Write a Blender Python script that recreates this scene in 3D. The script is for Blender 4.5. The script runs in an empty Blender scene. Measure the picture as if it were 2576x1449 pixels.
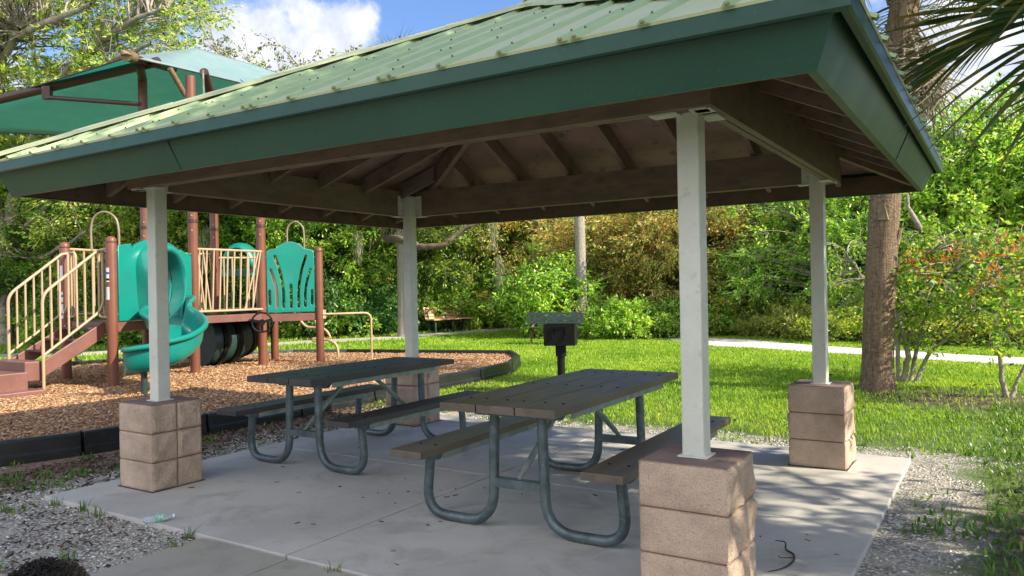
import bpy, math, random
import numpy as np
from mathutils import Vector, Matrix
random.seed(7); rng = np.random.default_rng(11)
R = math.radians; PI = math.pi
SC = bpy.context.scene; COL = SC.collection

# ------------------------------------------------------------------ camera
CAM = Vector((5.2436, -3.4206, 1.3877)); YAW = .56357; PITCH = .00038; ROLL = -.01826
FWD = Vector((-math.sin(YAW)*math.cos(PITCH), math.cos(YAW)*math.cos(PITCH), math.sin(PITCH)))
RT0 = Vector((math.cos(YAW), math.sin(YAW), 0)); UP0 = RT0.cross(FWD)
RT = RT0*math.cos(ROLL) + UP0*math.sin(ROLL); UP = -RT0*math.sin(ROLL) + UP0*math.cos(ROLL)
FPX = 3043.25/4032*2576
cam_d = bpy.data.cameras.new('camera'); cam = bpy.data.objects.new('camera', cam_d); COL.objects.link(cam)
cam_d.sensor_width = 36; cam_d.lens = 36*3043.25/4032; cam_d.clip_end = 3000; cam_d.clip_start = .05
cam.matrix_world = Matrix(((RT.x, UP.x, -FWD.x, CAM.x), (RT.y, UP.y, -FWD.y, CAM.y), (RT.z, UP.z, -FWD.z, CAM.z), (0, 0, 0, 1)))
SC.camera = cam
def at(kx, ky, dep):                       # a point seen at (kx,ky) of the 2576-wide survey grid, dep metres away
    return CAM + (FWD + RT*((kx-1288)/FPX) + UP*((724.6-ky)/FPX))*dep
def gp(kx, ky, z=-.03):                    # the same on a level plane
    v = FWD + RT*((kx-1288)/FPX) + UP*((724.6-ky)/FPX)
    return CAM + v*((z-CAM.z)/v.z)
def col(kx, dep, z=-.03):
    p = at(kx, 724, dep); return Vector((p.x, p.y, z))

# ------------------------------------------------------------------ light and sky
SUN = Vector((1.44, .24, 1.0)).normalized()
EL = math.asin(SUN.z); AZ = math.atan2(SUN.x, SUN.y)
sl = bpy.data.lights.new('sun', 'SUN'); sl.energy = 3.7; sl.angle = R(.55); sl.color = (1, .90, .70)
so = bpy.data.objects.new('sun', sl); COL.objects.link(so); so.rotation_euler = SUN.to_track_quat('Z', 'Y').to_euler(); so.location = (20, 5, 20)
SC.view_settings.view_transform = 'Standard'; SC.view_settings.look = 'None'; SC.view_settings.gamma = 1
SC.view_settings.use_curve_mapping = False; SC.view_settings.exposure = 1.45
w = bpy.data.worlds.new('World'); SC.world = w; w.use_nodes = True
class NT:
    def __init__(s, tree): s.t = tree; s.n = tree.nodes; s.l = tree.links
    def add(s, ty, **k):
        n = s.n.new(ty)
        for a, b in k.items(): setattr(n, a, b)
        return n
    def put(s, sock, v):
        if hasattr(v, 'is_output') or isinstance(v, bpy.types.NodeSocket): s.l.new(v, sock)
        else: sock.default_value = v
    def m(s, op, a, b=0., c=None, clamp=False):
        n = s.add('ShaderNodeMath', operation=op, use_clamp=clamp); s.put(n.inputs[0], a); s.put(n.inputs[1], b)
        if c is not None: s.put(n.inputs[2], c)
        return n.outputs[0]
    def vm(s, op, a, b=(0, 0, 0), out=0):
        n = s.add('ShaderNodeVectorMath', operation=op); s.put(n.inputs[0], a); s.put(n.inputs[1], b); return n.outputs[out]
    def noise(s, vec, scale, detail=5, rough=.55, dist=0., out=0):
        n = s.add('ShaderNodeTexNoise'); s.put(n.inputs['Vector'], vec); n.inputs['Scale'].default_value = scale
        n.inputs['Detail'].default_value = detail; n.inputs['Roughness'].default_value = rough; n.inputs['Distortion'].default_value = dist
        return n.outputs[out]
    def ramp(s, fac, stops, interp='LINEAR'):
        n = s.add('ShaderNodeValToRGB'); r = n.color_ramp; r.interpolation = interp
        while len(r.elements) < len(stops): r.elements.new(.5)
        for e, (p, c) in zip(r.elements, stops): e.position = p; e.color = c if len(c) == 4 else (*c, 1)
        s.l.new(fac, n.inputs[0]); return n.outputs[0]
    def mix(s, f, a, b, mode='MIX'):
        n = s.add('ShaderNodeMix', data_type='RGBA', blend_type=mode, clamp_factor=True)
        s.put(n.inputs[0], f); s.put(n.inputs[6], a if not isinstance(a, tuple) else (*a[:3], 1)); s.put(n.inputs[7], b if not isinstance(b, tuple) else (*b[:3], 1))
        return n.outputs[2]
    def step(s, v, lo, hi):
        n = s.add('ShaderNodeMapRange', interpolation_type='SMOOTHSTEP'); s.put(n.inputs[0], v)
        n.inputs[1].default_value = lo; n.inputs[2].default_value = hi; return n.outputs[0]
g = NT(w.node_tree)
bg = w.node_tree.nodes['Background']
sky = g.add('ShaderNodeTexSky', sky_type='NISHITA', sun_disc=False)
sky.sun_elevation = EL; sky.sun_rotation = AZ; sky.air_density = 1.3; sky.dust_density = .6; sky.ozone_density = 2.2
tc = g.add('ShaderNodeTexCoord').outputs['Generated']
blob = None
for kx, ky, rr in ((585, 75, .05), (680, 100, .062), (770, 60, .045), (760, 150, .07), (850, 100, .055), (900, 60, .03), (560, 160, .05), (2400, 230, .17), (2560, 330, .16), (2320, 330, .12), (2480, 60, .16), (-200, 200, .12)):
    v = (at(kx, ky, 1.)-CAM).normalized()
    dd = g.vm('DISTANCE', g.vm('NORMALIZE', tc), tuple(v), out=1)
    q = g.m('SUBTRACT', 1., g.m('DIVIDE', dd, rr))
    blob = q if blob is None else g.m('SMOOTH_MAX', blob, q, .15)
back = g.vm('DOT_PRODUCT', g.vm('NORMALIZE', tc), tuple(-RT0*.2-FWD*.98), out=1)   # broken cloud cover added out of view behind the camera as fill light
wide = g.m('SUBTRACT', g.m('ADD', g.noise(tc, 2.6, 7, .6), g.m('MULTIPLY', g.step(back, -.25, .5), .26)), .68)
nz = g.m('SUBTRACT', g.noise(tc, 14., 9, .62), .5)
cl = g.m('ADD', g.m('MAXIMUM', blob, g.m('MULTIPLY', wide, 4.)), g.m('MULTIPLY', nz, 2.2))
cf = g.step(cl, .0, .55)
cc = g.mix(g.step(g.noise(tc, 22., 6, .6), .35, .7), (2.3, 2.5, 2.9), (3.3, 3.3, 3.3))
cc = g.mix(1., cc, g.ramp(g.step(back, -.2, .5), [(0, (1, 1, 1)), (1, (2.7, 2.55, 2.3))]), 'MULTIPLY')  # the added clouds behind the camera are brightened to fill the shade
bluer = g.mix(1., sky.outputs[0], (.39, .46, .64), 'MULTIPLY')
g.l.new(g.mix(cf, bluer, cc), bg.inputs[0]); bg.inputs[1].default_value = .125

# ------------------------------------------------------------------ materials
def newmat(name):
    m = bpy.data.materials.new(name); m.use_nodes = True; t = NT(m.node_tree)
    return m, t, m.node_tree.nodes['Principled BSDF']
def mat(name, c1, c2=None, ns=6., rough=.6, bump=0., bs=60., metal=0., spec=.5, c3=None, n3=30., f3=.5, stretch=None, bdist=.01, coat=0.):
    m, t, b = newmat(name)
    co = t.add('ShaderNodeTexCoord').outputs['Object']
    if stretch: co = t.vm('MULTIPLY', co, stretch)
    cl = (*c1, 1)
    if c2: cl = t.mix(t.step(t.noise(co, ns, 7, .6), .36, .64), c1, c2)
    if c3: cl = t.mix(t.m('MULTIPLY', t.step(t.noise(co, n3, 4, .6), .56, .72), f3), cl, c3)
    t.put(b.inputs['Base Color'], cl)
    rv = t.m('ADD', rough-.08, t.m('MULTIPLY', t.noise(co, ns*2.3, 5), .16)); t.put(b.inputs['Roughness'], rv)
    b.inputs['Metallic'].default_value = metal; b.inputs['Specular IOR Level'].default_value = spec; b.inputs['Coat Weight'].default_value = coat
    if bump:
        bn = t.add('ShaderNodeBump'); bn.inputs['Strength'].default_value = bump; bn.inputs['Distance'].default_value = bdist
        t.put(bn.inputs['Height'], t.noise(co, bs, 6, .65)); t.l.new(bn.outputs[0], b.inputs['Normal'])
    return m
def leafmat(name, cols, trans=.42, rough=.42, spec=.5, tcol=1.5):
    m, t, b = newmat(name)
    a = t.add('ShaderNodeAttribute', attribute_name='rnd').outputs['Fac']
    n = len(cols); cl = t.ramp(a, [(i/(n-1) if n > 1 else 0, c) for i, c in enumerate(cols)])
    oi = t.add('ShaderNodeObjectInfo').outputs['Random']
    h = t.add('ShaderNodeHueSaturation'); t.l.new(cl, h.inputs['Color']); h.inputs['Saturation'].default_value = 1.0
    t.put(h.inputs['Value'], t.m('ADD', .88, t.m('MULTIPLY', oi, .24))); cl = h.outputs[0]
    t.put(b.inputs['Base Color'], cl); b.inputs['Roughness'].default_value = rough; b.inputs['Specular IOR Level'].default_value = spec
    tr = t.add('ShaderNodeBsdfTranslucent'); t.put(tr.inputs[0], t.mix(1., cl, (tcol*1.15, tcol*1.1, tcol*.5), 'MULTIPLY'))
    mx = t.add('ShaderNodeMixShader'); mx.inputs[0].default_value = trans
    t.l.new(b.outputs[0], mx.inputs[1]); t.l.new(tr.outputs[0], mx.inputs[2])
    t.l.new(mx.outputs[0], m.node_tree.nodes['Material Output'].inputs[0]); return m
MT = {}
MT['post_paint'] = mat('post_paint', (.60, .60, .54), (.53, .535, .47), 3., .5, .25, 90, c3=(.20, .17, .13), n3=22, f3=.25)
MT['beam'] = mat('beam', (.20, .138, .103), (.145, .102, .078), 4., .6, .3, 40, c3=(.035, .028, .022), n3=7, f3=.45, stretch=(1, 1, 3))
MT['rafter'] = mat('rafter', (.22, .155, .12), (.17, .118, .09), 5., .62, .2, 40, c3=(.04, .03, .025), n3=10, f3=.4)
MT['ply'] = mat('ply', (.29, .185, .145), (.21, .135, .108), 2.2, .6, .15, 30, c3=(.03, .024, .022), n3=9, f3=.55)
MT['fascia'] = mat('fascia', (.017, .066, .045), (.014, .056, .038), 1.6, .38, .05, 12, spec=.4, c3=(.06, .11, .09), n3=40, f3=.25)
MT['roof'] = mat('roof', (.43, .465, .275), (.47, .495, .285), 1.3, .52, .03, 5, metal=.0, spec=.5, c3=(.30, .36, .24), n3=22, f3=.35)
MT['rib'] = mat('rib', (.30, .41, .21), (.35, .44, .23), 1.8, .5, .0, 5, spec=.5)
MT['screw'] = mat('screw', (.12, .16, .09), (.14, .10, .06), 30., .5)
MT['concrete'] = None
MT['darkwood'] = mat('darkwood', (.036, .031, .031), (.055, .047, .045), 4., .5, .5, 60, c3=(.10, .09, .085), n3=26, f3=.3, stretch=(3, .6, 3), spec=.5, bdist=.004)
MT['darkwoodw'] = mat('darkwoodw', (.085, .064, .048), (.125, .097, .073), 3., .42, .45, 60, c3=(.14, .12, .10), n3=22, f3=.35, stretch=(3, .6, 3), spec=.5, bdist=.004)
MT['galv'] = mat('galv', (.115, .145, .155), (.06, .082, .088), 9., .42, .25, 40, metal=.35, c3=(.20, .235, .24), n3=34, f3=.5)
MT['galvlight'] = mat('galvlight', (.27, .31, .27), (.17, .21, .18), 9., .5, .2, 40, metal=.25)
MT['black'] = mat('black', (.004, .004, .0045), (.007, .007, .0075), 8., .5, .25, 50, spec=.2)
MT['blackcurb'] = mat('blackcurb', (.008, .010, .0105), (.014, .017, .017), 3., .36, .2, 40, spec=.5, c3=(.06, .06, .055), n3=16, f3=.35)
MT['brown'] = mat('brown', (.165, .056, .031), (.135, .045, .025), 2., .42, .12, 60, spec=.45, coat=.1)
MT['brownpanel'] = mat('brownpanel', (.17, .075, .062), (.14, .06, .05), 3., .45, .15, 60, c3=(.25, .15, .12), n3=20, f3=.3)
MT['darkbrown'] = mat('darkbrown', (.055, .022, .017), (.045, .018, .015), 3., .45, .1, 60)
MT['tan'] = mat('tan', (.41, .295, .185), (.355, .25, .155), 3., .4, .05, 40, coat=.1)
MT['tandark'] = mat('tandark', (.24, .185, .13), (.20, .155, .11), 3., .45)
MT['teal'] = mat('teal', (.002, .19, .158), (.008, .165, .14), 2.5, .3, .05, 12, spec=.5, coat=.25)
MT['dkgreen'] = mat('dkgreen', (.018, .05, .045), (.014, .035, .032), 3., .4)
MT['fabric'] = None
MT['tanslat'] = mat('tanslat', (.62, .37, .21), (.56, .33, .18), 8., .6, .3, 60, stretch=(1, 1, 8))
MT['greenmetal'] = mat('greenmetal', (.035, .058, .053), (.028, .05, .045), 4., .55, spec=.3)
MT['white'] = mat('white', (.72, .74, .78), (.62, .64, .68), 30., .5)
MT['blue'] = mat('blue', (.02, .07, .45))
MT['bark'] = mat('bark', (.30, .255, .20), (.17, .14, .105), 5., .9, 1., 22, c3=(.07, .06, .045), n3=12, f3=.6, bdist=.05)
MT['barklight'] = mat('barklight', (.40, .35, .28), (.22, .19, .15), 3., .9, .8, 20, c3=(.08, .09, .05), n3=6, f3=.6, bdist=.05)
MT['twig'] = mat('twig', (.16, .12, .085), (.09, .07, .05), 9., .9)
MT['fiber'] = mat('fiber', (.30, .225, .15), (.17, .125, .08), 9., .95, .6, 60)
MT['skin'] = mat('skin', (.42, .25, .17), (.38, .22, .15), 8., .5)
MT['hair'] = mat('hair', (.012, .008, .006), (.022, .014, .010), 30., .7, .8, 60)
MT['cloth'] = mat('cloth', (.08, .13, .30), (.07, .11, .26), 40., .9)
MT['trouser'] = mat('trouser', (.05, .05, .06), (.04, .04, .05), 40., .9)
MT['L_bright'] = leafmat('L_bright', [(0.029, 0.071, 0.008), (0.123, 0.280, 0.029), (0.254, 0.511, 0.055), (0.461, 0.660, 0.093), (0.660, 0.660, 0.168)])
MT['L_mid'] = leafmat('L_mid', [(0.018, 0.051, 0.009), (0.089, 0.223, 0.030), (0.202, 0.417, 0.048), (0.347, 0.507, 0.077), (0.538, 0.660, 0.146)])
MT['L_dark'] = leafmat('L_dark', [(0.009, 0.029, 0.010), (0.038, 0.126, 0.031), (0.087, 0.235, 0.046), (0.124, 0.305, 0.069), (0.217, 0.482, 0.138)], .3)
MT['L_olive'] = leafmat('L_olive', [(0.029, 0.040, 0.013), (0.106, 0.133, 0.038), (0.214, 0.237, 0.071), (0.263, 0.252, 0.102), (0.411, 0.395, 0.178)], .35)
MT['L_left'] = leafmat('L_left', [(0.035, 0.068, 0.011), (0.130, 0.246, 0.033), (0.288, 0.442, 0.077), (0.498, 0.510, 0.137), (0.650, 0.650, 0.228)], .45)
MT['L_orange'] = leafmat('L_orange', [(0.066, 0.099, 0.022), (0.220, 0.330, 0.066), (0.352, 0.440, 0.099), (0.506, 0.484, 0.132), (0.660, 0.440, 0.143), (0.660, 0.297, 0.110)], .4)
MT['L_yellow'] = leafmat('L_yellow', [(0.115, 0.230, 0.023), (0.253, 0.345, 0.034), (0.414, 0.414, 0.046), (0.483, 0.345, 0.057)], .5)
MT['L_meadow'] = leafmat('L_meadow', [(.17, .28, .04), (.30, .42, .06), (.44, .50, .10), (.55, .50, .16)], .4)
MT['L_fire'] = leafmat('L_fire', [(.03, .08, .01), (.10, .23, .02), (.18, .34, .04), (.30, .43, .06), (.50, .48, .08)], .5)
MT['L_red'] = leafmat('L_red', [(.50, .06, .02), (.60, .12, .03), (.55, .20, .05)], .3)
MT['L_palm'] = leafmat('L_palm', [(0.025, 0.055, 0.017), (0.046, 0.080, 0.017), (0.101, 0.109, 0.021), (0.202, 0.143, 0.025)], .3, .38)
MT['L_palmdry'] = leafmat('L_palmdry', [(.10, .075, .05), (.17, .14, .10), (.24, .21, .17)], .25, .7)
MT['L_moss'] = leafmat('L_moss', [(.22, .23, .16), (.30, .30, .22)], .3, .9)
MT['grass'] = leafmat('grass', [(.09, .19, .015), (.18, .33, .022), (.29, .44, .04), (.46, .52, .10)], .42, .5, .35, 1.4)
MT['weed'] = leafmat('weed', [(.05, .12, .02), (.10, .20, .03), (.18, .24, .06)], .35)
MT['shell'] = leafmat('shell', [(.24, .21, .17), (.42, .40, .36), (.55, .54, .51), (.74, .73, .70)], 0., .7, .3)
MT['chip'] = leafmat('chip', [(.17, .085, .042), (.32, .17, .085), (.46, .28, .15), (.58, .40, .25)], 0., .8, .2)
MT['litter'] = leafmat('litter', [(.03, .02, .014), (.09, .055, .035), (.20, .13, .09)], 0., .8, .2)

# fabric: woven shade cloth that lets some sun through
m, t, b = newmat('shade_cloth'); MT['fabric'] = m
co = t.add('ShaderNodeTexCoord').outputs['Object']
c = t.mix(t.step(t.noise(t.vm('MULTIPLY', co, (1, 1, 4)), 2.2, 7, .65), .42, .66), (.42, .58, .62), (.54, .68, .72))
t.put(b.inputs['Base Color'], c); b.inputs['Roughness'].default_value = .42; b.inputs['Sheen Weight'].default_value = .3
tr = t.add('ShaderNodeBsdfTranslucent'); tr.inputs[0].default_value = (.05, .52, .45, 1)
mx = t.add('ShaderNodeMixShader'); mx.inputs[0].default_value = .55
t.l.new(b.outputs[0], mx.inputs[1]); t.l.new(tr.outputs[0], mx.inputs[2]); t.l.new(mx.outputs[0], m.node_tree.nodes['Material Output'].inputs[0])

# palm trunk: vertical cracks and ring scars
def palmbark(name, c1, c2, dark, ring=9.):
    m, t, b = newmat(name); co = t.add('ShaderNodeTexCoord').outputs['Object']
    rings = t.noise(t.vm('MULTIPLY', co, (3.2, 3.2, 9)), ring*.30, 7, .68, 1.2)
    cr = t.noise(t.vm('MULTIPLY', co, (26, 26, 2.2)), 2., 5, .65, .3)
    blk = t.add('ShaderNodeTexVoronoi', feature='DISTANCE_TO_EDGE'); t.put(blk.inputs['Vector'], t.vm('MULTIPLY', co, (14, 14, 9))); blk.inputs['Scale'].default_value = 1.6
    h = t.m('ADD', t.m('MULTIPLY', rings, .65), t.m('ADD', t.m('MULTIPLY', cr, .8), t.m('MULTIPLY', blk.outputs[0], .3)))
    c = t.ramp(h, [(.45, dark), (.72, c2), (.98, c1)])
    c = t.mix(t.step(t.noise(co, 3., 4), .5, .75), c, tuple(x*.72 for x in c1))
    t.put(b.inputs['Base Color'], c); b.inputs['Roughness'].default_value = .95
    bn = t.add('ShaderNodeBump'); bn.inputs['Strength'].default_value = 1.; bn.inputs['Distance'].default_value = .05
    t.put(bn.inputs['Height'], h); t.l.new(bn.outputs[0], b.inputs['Normal']); return m
MT['palmbark'] = palmbark('palm_bark', (.36, .25, .165), (.19, .13, .085), (.04, .027, .02))
MT['palmgrey'] = palmbark('palm_bark_grey', (.46, .42, .37), (.32, .29, .25), (.12, .10, .08), 14.)

# split-face block with mortar joints every 0.2 m
m, t, b = newmat('block'); MT['block'] = m
co = t.add('ShaderNodeTexCoord').outputs['Object']
c = t.mix(t.step(t.noise(co, 5., 6, .6), .35, .68), (.66, .49, .37), (.50, .36, .27))
c = t.mix(t.m('MULTIPLY', t.step(t.noise(co, 190., 3, .6), .52, .66), .5), c, (.76, .64, .53))
c = t.mix(t.m('MULTIPLY', t.step(t.noise(co, 125., 3, .6), .55, .68), .45), c, (.20, .14, .105))
c = t.mix(t.m('MULTIPLY', t.step(t.noise(t.vm('ADD', co, (7, 3, 1)), 1.6, 4), .48, .68), .5), c, (.24, .19, .13))
t.put(b.inputs['Base Color'], c); b.inputs['Roughness'].default_value = .92
bn = t.add('ShaderNodeBump'); bn.inputs['Strength'].default_value = 1.; bn.inputs['Distance'].default_value = .012
t.put(bn.inputs['Height'], t.m('ADD', t.noise(co, 55., 6, .75), t.noise(co, 140., 3, .7))); t.l.new(bn.outputs[0], b.inputs['Normal'])
MT['blocktop'] = mat('blocktop', (.22, .15, .135), (.15, .10, .095), 6., .9, .4, 50, c3=(.08, .06, .055), n3=12, f3=.6)
MT['mortar'] = mat('mortar', (.30, .13, .08), (.22, .12, .08), 12., .95)

# concrete slab
def concrete(name, c1, c2, spots=True, moss=0.):
    m, t, b = newmat(name); co = t.add('ShaderNodeNewGeometry').outputs['Position']
    c = t.mix(t.step(t.noise(co, .9, 6, .6, .3), .35, .68), c1, c2)
    c = t.mix(t.m('MULTIPLY', t.step(t.noise(co, 2.4, 7, .68, .8), .50, .68), .5), c, tuple(x*.62 for x in c2))
    c = t.mix(t.m('MULTIPLY', t.noise(co, 240., 2, .7), .35), c, tuple(x*.62 for x in c1))
    if spots:
        v = t.add('ShaderNodeTexVoronoi'); t.put(v.inputs['Vector'], co); v.inputs['Scale'].default_value = 2.6
        c = t.mix(t.m('MULTIPLY', t.m('LESS_THAN', v.outputs[0], .055), .55), c, (.045, .04, .038))
        v = t.add('ShaderNodeTexVoronoi'); t.put(v.inputs['Vector'], t.vm('ADD', co, (3, 5, 0))); v.inputs['Scale'].default_value = 19.
        c = t.mix(t.m('MULTIPLY', t.m('LESS_THAN', v.outputs[0], .09), .45), c, (.07, .06, .055))
    if moss: c = t.mix(t.m('MULTIPLY', t.step(t.noise(co, 3.1, 6, .7), .5, .72), moss), c, (.20, .19, .08))
    t.put(b.inputs['Base Color'], c); t.put(b.inputs['Roughness'], t.m('ADD', .62, t.m('MULTIPLY', t.noise(co, 3., 4), .3)))
    bn = t.add('ShaderNodeBump'); bn.inputs['Strength'].default_value = .4; bn.inputs['Distance'].default_value = .004
    t.put(bn.inputs['Height'], t.noise(co, 160., 4, .7)); t.l.new(bn.outputs[0], b.inputs['Normal']); return m
MT['concrete'] = concrete('concrete', (.53, .505, .465), (.39, .375, .35))
MT['oldconcrete'] = concrete('old_concrete', (.40, .37, .31), (.30, .28, .24), False, .35)
MT['walk'] = concrete('walk_concrete', (.50, .46, .40), (.42, .38, .33), False)

# ------------------------------------------------------------------ mesh helpers
def prop(o, label=None, cat=None, group=None, kind=None):
    for k, v in (('label', label), ('category', cat), ('group', group), ('kind', kind)):
        if v: o[k] = v
    return o
def empty(name, loc, label, cat, group=None, rz=0.):
    o = bpy.data.objects.new(name, None); COL.objects.link(o); o.location = loc; o.rotation_euler = (0, 0, rz)
    o.empty_display_size = .2; return prop(o, label, cat, group)
def wloc(o):
    v = Vector((0, 0, 0))
    while o is not None: v += o.location; o = o.parent
    return v
def link(name, me, mt, parent=None, smooth=False, auto=None):
    o = bpy.data.objects.new(name, me); COL.objects.link(o)
    if mt is not None:
        for x in (mt if isinstance(mt, (list, tuple)) else [mt]): me.materials.append(MT[x] if isinstance(x, str) else x)
    if parent is not None: o.parent = parent
    if smooth: me.shade_smooth()
    if auto: me.shade_smooth(); me.set_sharp_from_angle(angle=R(auto))
    return o
class MB:                                  # collects shapes; build() links ONE object
    def __init__(s): s.v = []; s.f = []; s.mi = []; s.cur = 0
    def addv(s, vs, fs):
        n = len(s.v); s.v += [tuple(x) for x in vs]; s.f += [tuple(n+i for i in f) for f in fs]; s.mi += [s.cur]*len(fs); return s
    def box(s, c, d, rz=0., M=None):
        hx, hy, hz = d[0]/2, d[1]/2, d[2]/2
        vs = [Vector((x, y, z)) for x in (-hx, hx) for y in (-hy, hy) for z in (-hz, hz)]
        Q = M if M is not None else Matrix.Rotation(rz, 3, 'Z')
        vs = [Q @ v + Vector(c) for v in vs]
        return s.addv(vs, [(0, 1, 3, 2), (4, 6, 7, 5), (0, 4, 5, 1), (2, 3, 7, 6), (0, 2, 6, 4), (1, 5, 7, 3)])
    def beam(s, a, b, wd, h, up=(0, 0, 1)):           # box from a to b, wd across, h along up
        a = Vector(a); b = Vector(b); d = (b-a); L = d.length; d /= L; u = Vector(up); sd = d.cross(u).normalized(); u = sd.cross(d)
        return s.box((a+b)/2, (L, wd, h), M=Matrix((d, sd, u)).transposed())
    def hexa(s, p): return s.addv(p, [(0, 3, 2, 1), (4, 5, 6, 7), (0, 1, 5, 4), (1, 2, 6, 5), (2, 3, 7, 6), (3, 0, 4, 7)])
    def tube(s, pts, r, n=8, cap=True, closed=False):
        P = [Vector(p) for p in pts]; k = len(P); rs = r if isinstance(r, (list, tuple)) else [r]*k
        T = []
        for i in range(k):
            a = P[(i-1) % k] if (closed or i > 0) else P[i]; b = P[(i+1) % k] if (closed or i < k-1) else P[i]
            T.append((b-a).normalized())
        u = T[0].orthogonal().normalized(); vs = []; fs = []
        for i in range(k):
            u = (u - T[i]*u.dot(T[i]))
            u = u.normalized() if u.length > 1e-6 else T[i].orthogonal().normalized()
            w_ = T[i].cross(u)
            for j in range(n):
                a = 2*PI*j/n; vs.append(P[i] + (u*math.cos(a)+w_*math.sin(a))*rs[i])
        for i in range(k if closed else k-1):
            for j in range(n):
                i2 = (i+1) % k; fs.append((i*n+j, i*n+(j+1) % n, i2*n+(j+1) % n, i2*n+j))
        if cap and not closed: fs.append(tuple(range(n-1, -1, -1))); fs.append(tuple((k-1)*n+j for j in range(n)))
        return s.addv(vs, fs)
    def cyl(s, c, r, z0, z1, n=16, r2=None, dome=0.):
        c = Vector((c[0], c[1], 0)); r2 = r if r2 is None else r2; pts = [(c+Vector((0, 0, z0))), (c+Vector((0, 0, z1)))]; rr = [r, r2]
        if dome:
            for k in range(1, 5):
                a = k/5*PI/2; pts.append(c+Vector((0, 0, z1+dome*math.sin(a)))); rr.append(r2*math.cos(a))
        return s.tube(pts, rr, n)
    def disc(s, c, nrm, r, h, n=10):
        nrm = Vector(nrm).normalized(); return s.tube([Vector(c), Vector(c)+nrm*h], r, n)
    def prism(s, poly, off):                          # polygon (3D points) extruded by vector off
        k = len(poly); off = Vector(off); vs = [Vector(p) for p in poly]; vs += [v+off for v in vs]
        return s.addv(vs, [tuple(range(k-1, -1, -1)), tuple(range(k, 2*k))]+[(i, (i+1) % k, k+(i+1) % k, k+i) for i in range(k)])
    def grid(s, rows):
        nr = len(rows); nc = len(rows[0]); return s.addv([p for r_ in rows for p in r_], [(i*nc+j, i*nc+j+1, (i+1)*nc+j+1, (i+1)*nc+j) for i in range(nr-1) for j in range(nc-1)])
    def build(s, name, mt, parent=None, world=True, smooth=False, auto=None, bevel=0., solid=0., seg=2, sub=0):
        me = bpy.data.meshes.new(name); vs = s.v
        if parent is not None and world:
            o_ = wloc(parent); vs = [(v[0]-o_.x, v[1]-o_.y, v[2]-o_.z) for v in vs]
        me.from_pydata([tuple(v) for v in vs], [], s.f); me.update()
        o = link(name, me, mt, parent, smooth, auto)
        if max(s.mi, default=0): me.polygons.foreach_set('material_index', s.mi)
        if solid: q = o.modifiers.new('s', 'SOLIDIFY'); q.thickness = solid; q.offset = 0
        if bevel: q = o.modifiers.new('b', 'BEVEL'); q.width = bevel; q.segments = seg; q.limit_method = 'ANGLE'; q.angle_limit = R(40); q.harden_normals = False
        if sub: q = o.modifiers.new('u', 'SUBSURF'); q.levels = q.render_levels = sub
        return o
def np_mesh(name, V, F, k=4, rnd=None):
    me = bpy.data.meshes.new(name); nf = len(F)
    me.vertices.add(len(V)); me.vertices.foreach_set('co', np.asarray(V, dtype=np.float32).ravel())
    me.loops.add(nf*k); me.loops.foreach_set('vertex_index', np.asarray(F, dtype=np.int32).ravel())
    me.polygons.add(nf); me.polygons.foreach_set('loop_start', np.arange(nf, dtype=np.int32)*k)
    me.update(calc_edges=True)
    if rnd is not None:
        a = me.attributes.new('rnd', 'FLOAT', 'FACE'); a.data.foreach_set('value', np.asarray(rnd, dtype=np.float32))
    return me
def unit(v): return v/np.maximum(np.linalg.norm(v, axis=1, keepdims=True), 1e-9)
def leaves(name, P, D, L, W, rnd, fold=.25, droop=.15):      # rhombic folded leaf for every point P pointing along D
    n = len(P); D = unit(D); S = unit(np.cross(D, rng.normal(size=(n, 3)))); N = np.cross(S, D)
    L = np.broadcast_to(np.asarray(L), (n,))[:, None]; W = np.broadcast_to(np.asarray(W), (n,))[:, None]
    mid = P + D*L*.45 - N*W*fold*.5; tip = P + D*L - N*L*droop
    V = np.stack([P, mid+S*W/2+N*W*fold, tip, mid-S*W/2+N*W*fold], 1).reshape(-1, 3)
    F = np.arange(4*n).reshape(n, 4); return np_mesh(name, V, F, 4, rnd)
def cat_leaf(sets): return tuple(np.concatenate(x) for x in zip(*sets))
def curve_plate(name, outline, holes, thick, bev, mt, parent, Mx):  # flat plate with holes, placed by matrix
    cu = bpy.data.curves.new(name+'_c', 'CURVE'); cu.dimensions = '2D'; cu.fill_mode = 'BOTH'; cu.extrude = thick/2; cu.bevel_depth = bev; cu.bevel_resolution = 2; cu.offset = -bev
    for pl in [outline]+holes:
        sp = cu.splines.new('POLY'); sp.points.add(len(pl)-1); sp.use_cyclic_u = True
        for i, p in enumerate(pl): sp.points[i].co = (p[0], p[1], 0, 1)
    ob = bpy.data.objects.new(name+'_c', cu); COL.objects.link(ob); dg = bpy.context.evaluated_depsgraph_get()
    me = bpy.data.meshes.new_from_object(ob.evaluated_get(dg)); bpy.data.objects.remove(ob); me.name = name
    me.materials.clear(); me.transform(Mx); return link(name, me, mt, parent, auto=35)
def smoothpath(P, n=6):                                       # Catmull-Rom
    P = [Vector(p) for p in P]; Q = [P[0]*2-P[1]]+P+[P[-1]*2-P[-2]]; out = []
    for i in range(1, len(Q)-2):
        for k in range(n):
            t_ = k/n; a, b_, c_, d_ = Q[i-1], Q[i], Q[i+1], Q[i+2]
            out.append(.5*((2*b_)+(c_-a)*t_+(2*a-5*b_+4*c_-d_)*t_*t_+(-a+3*b_-3*c_+d_)*t_**3))
    return out+[P[-1]]
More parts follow.
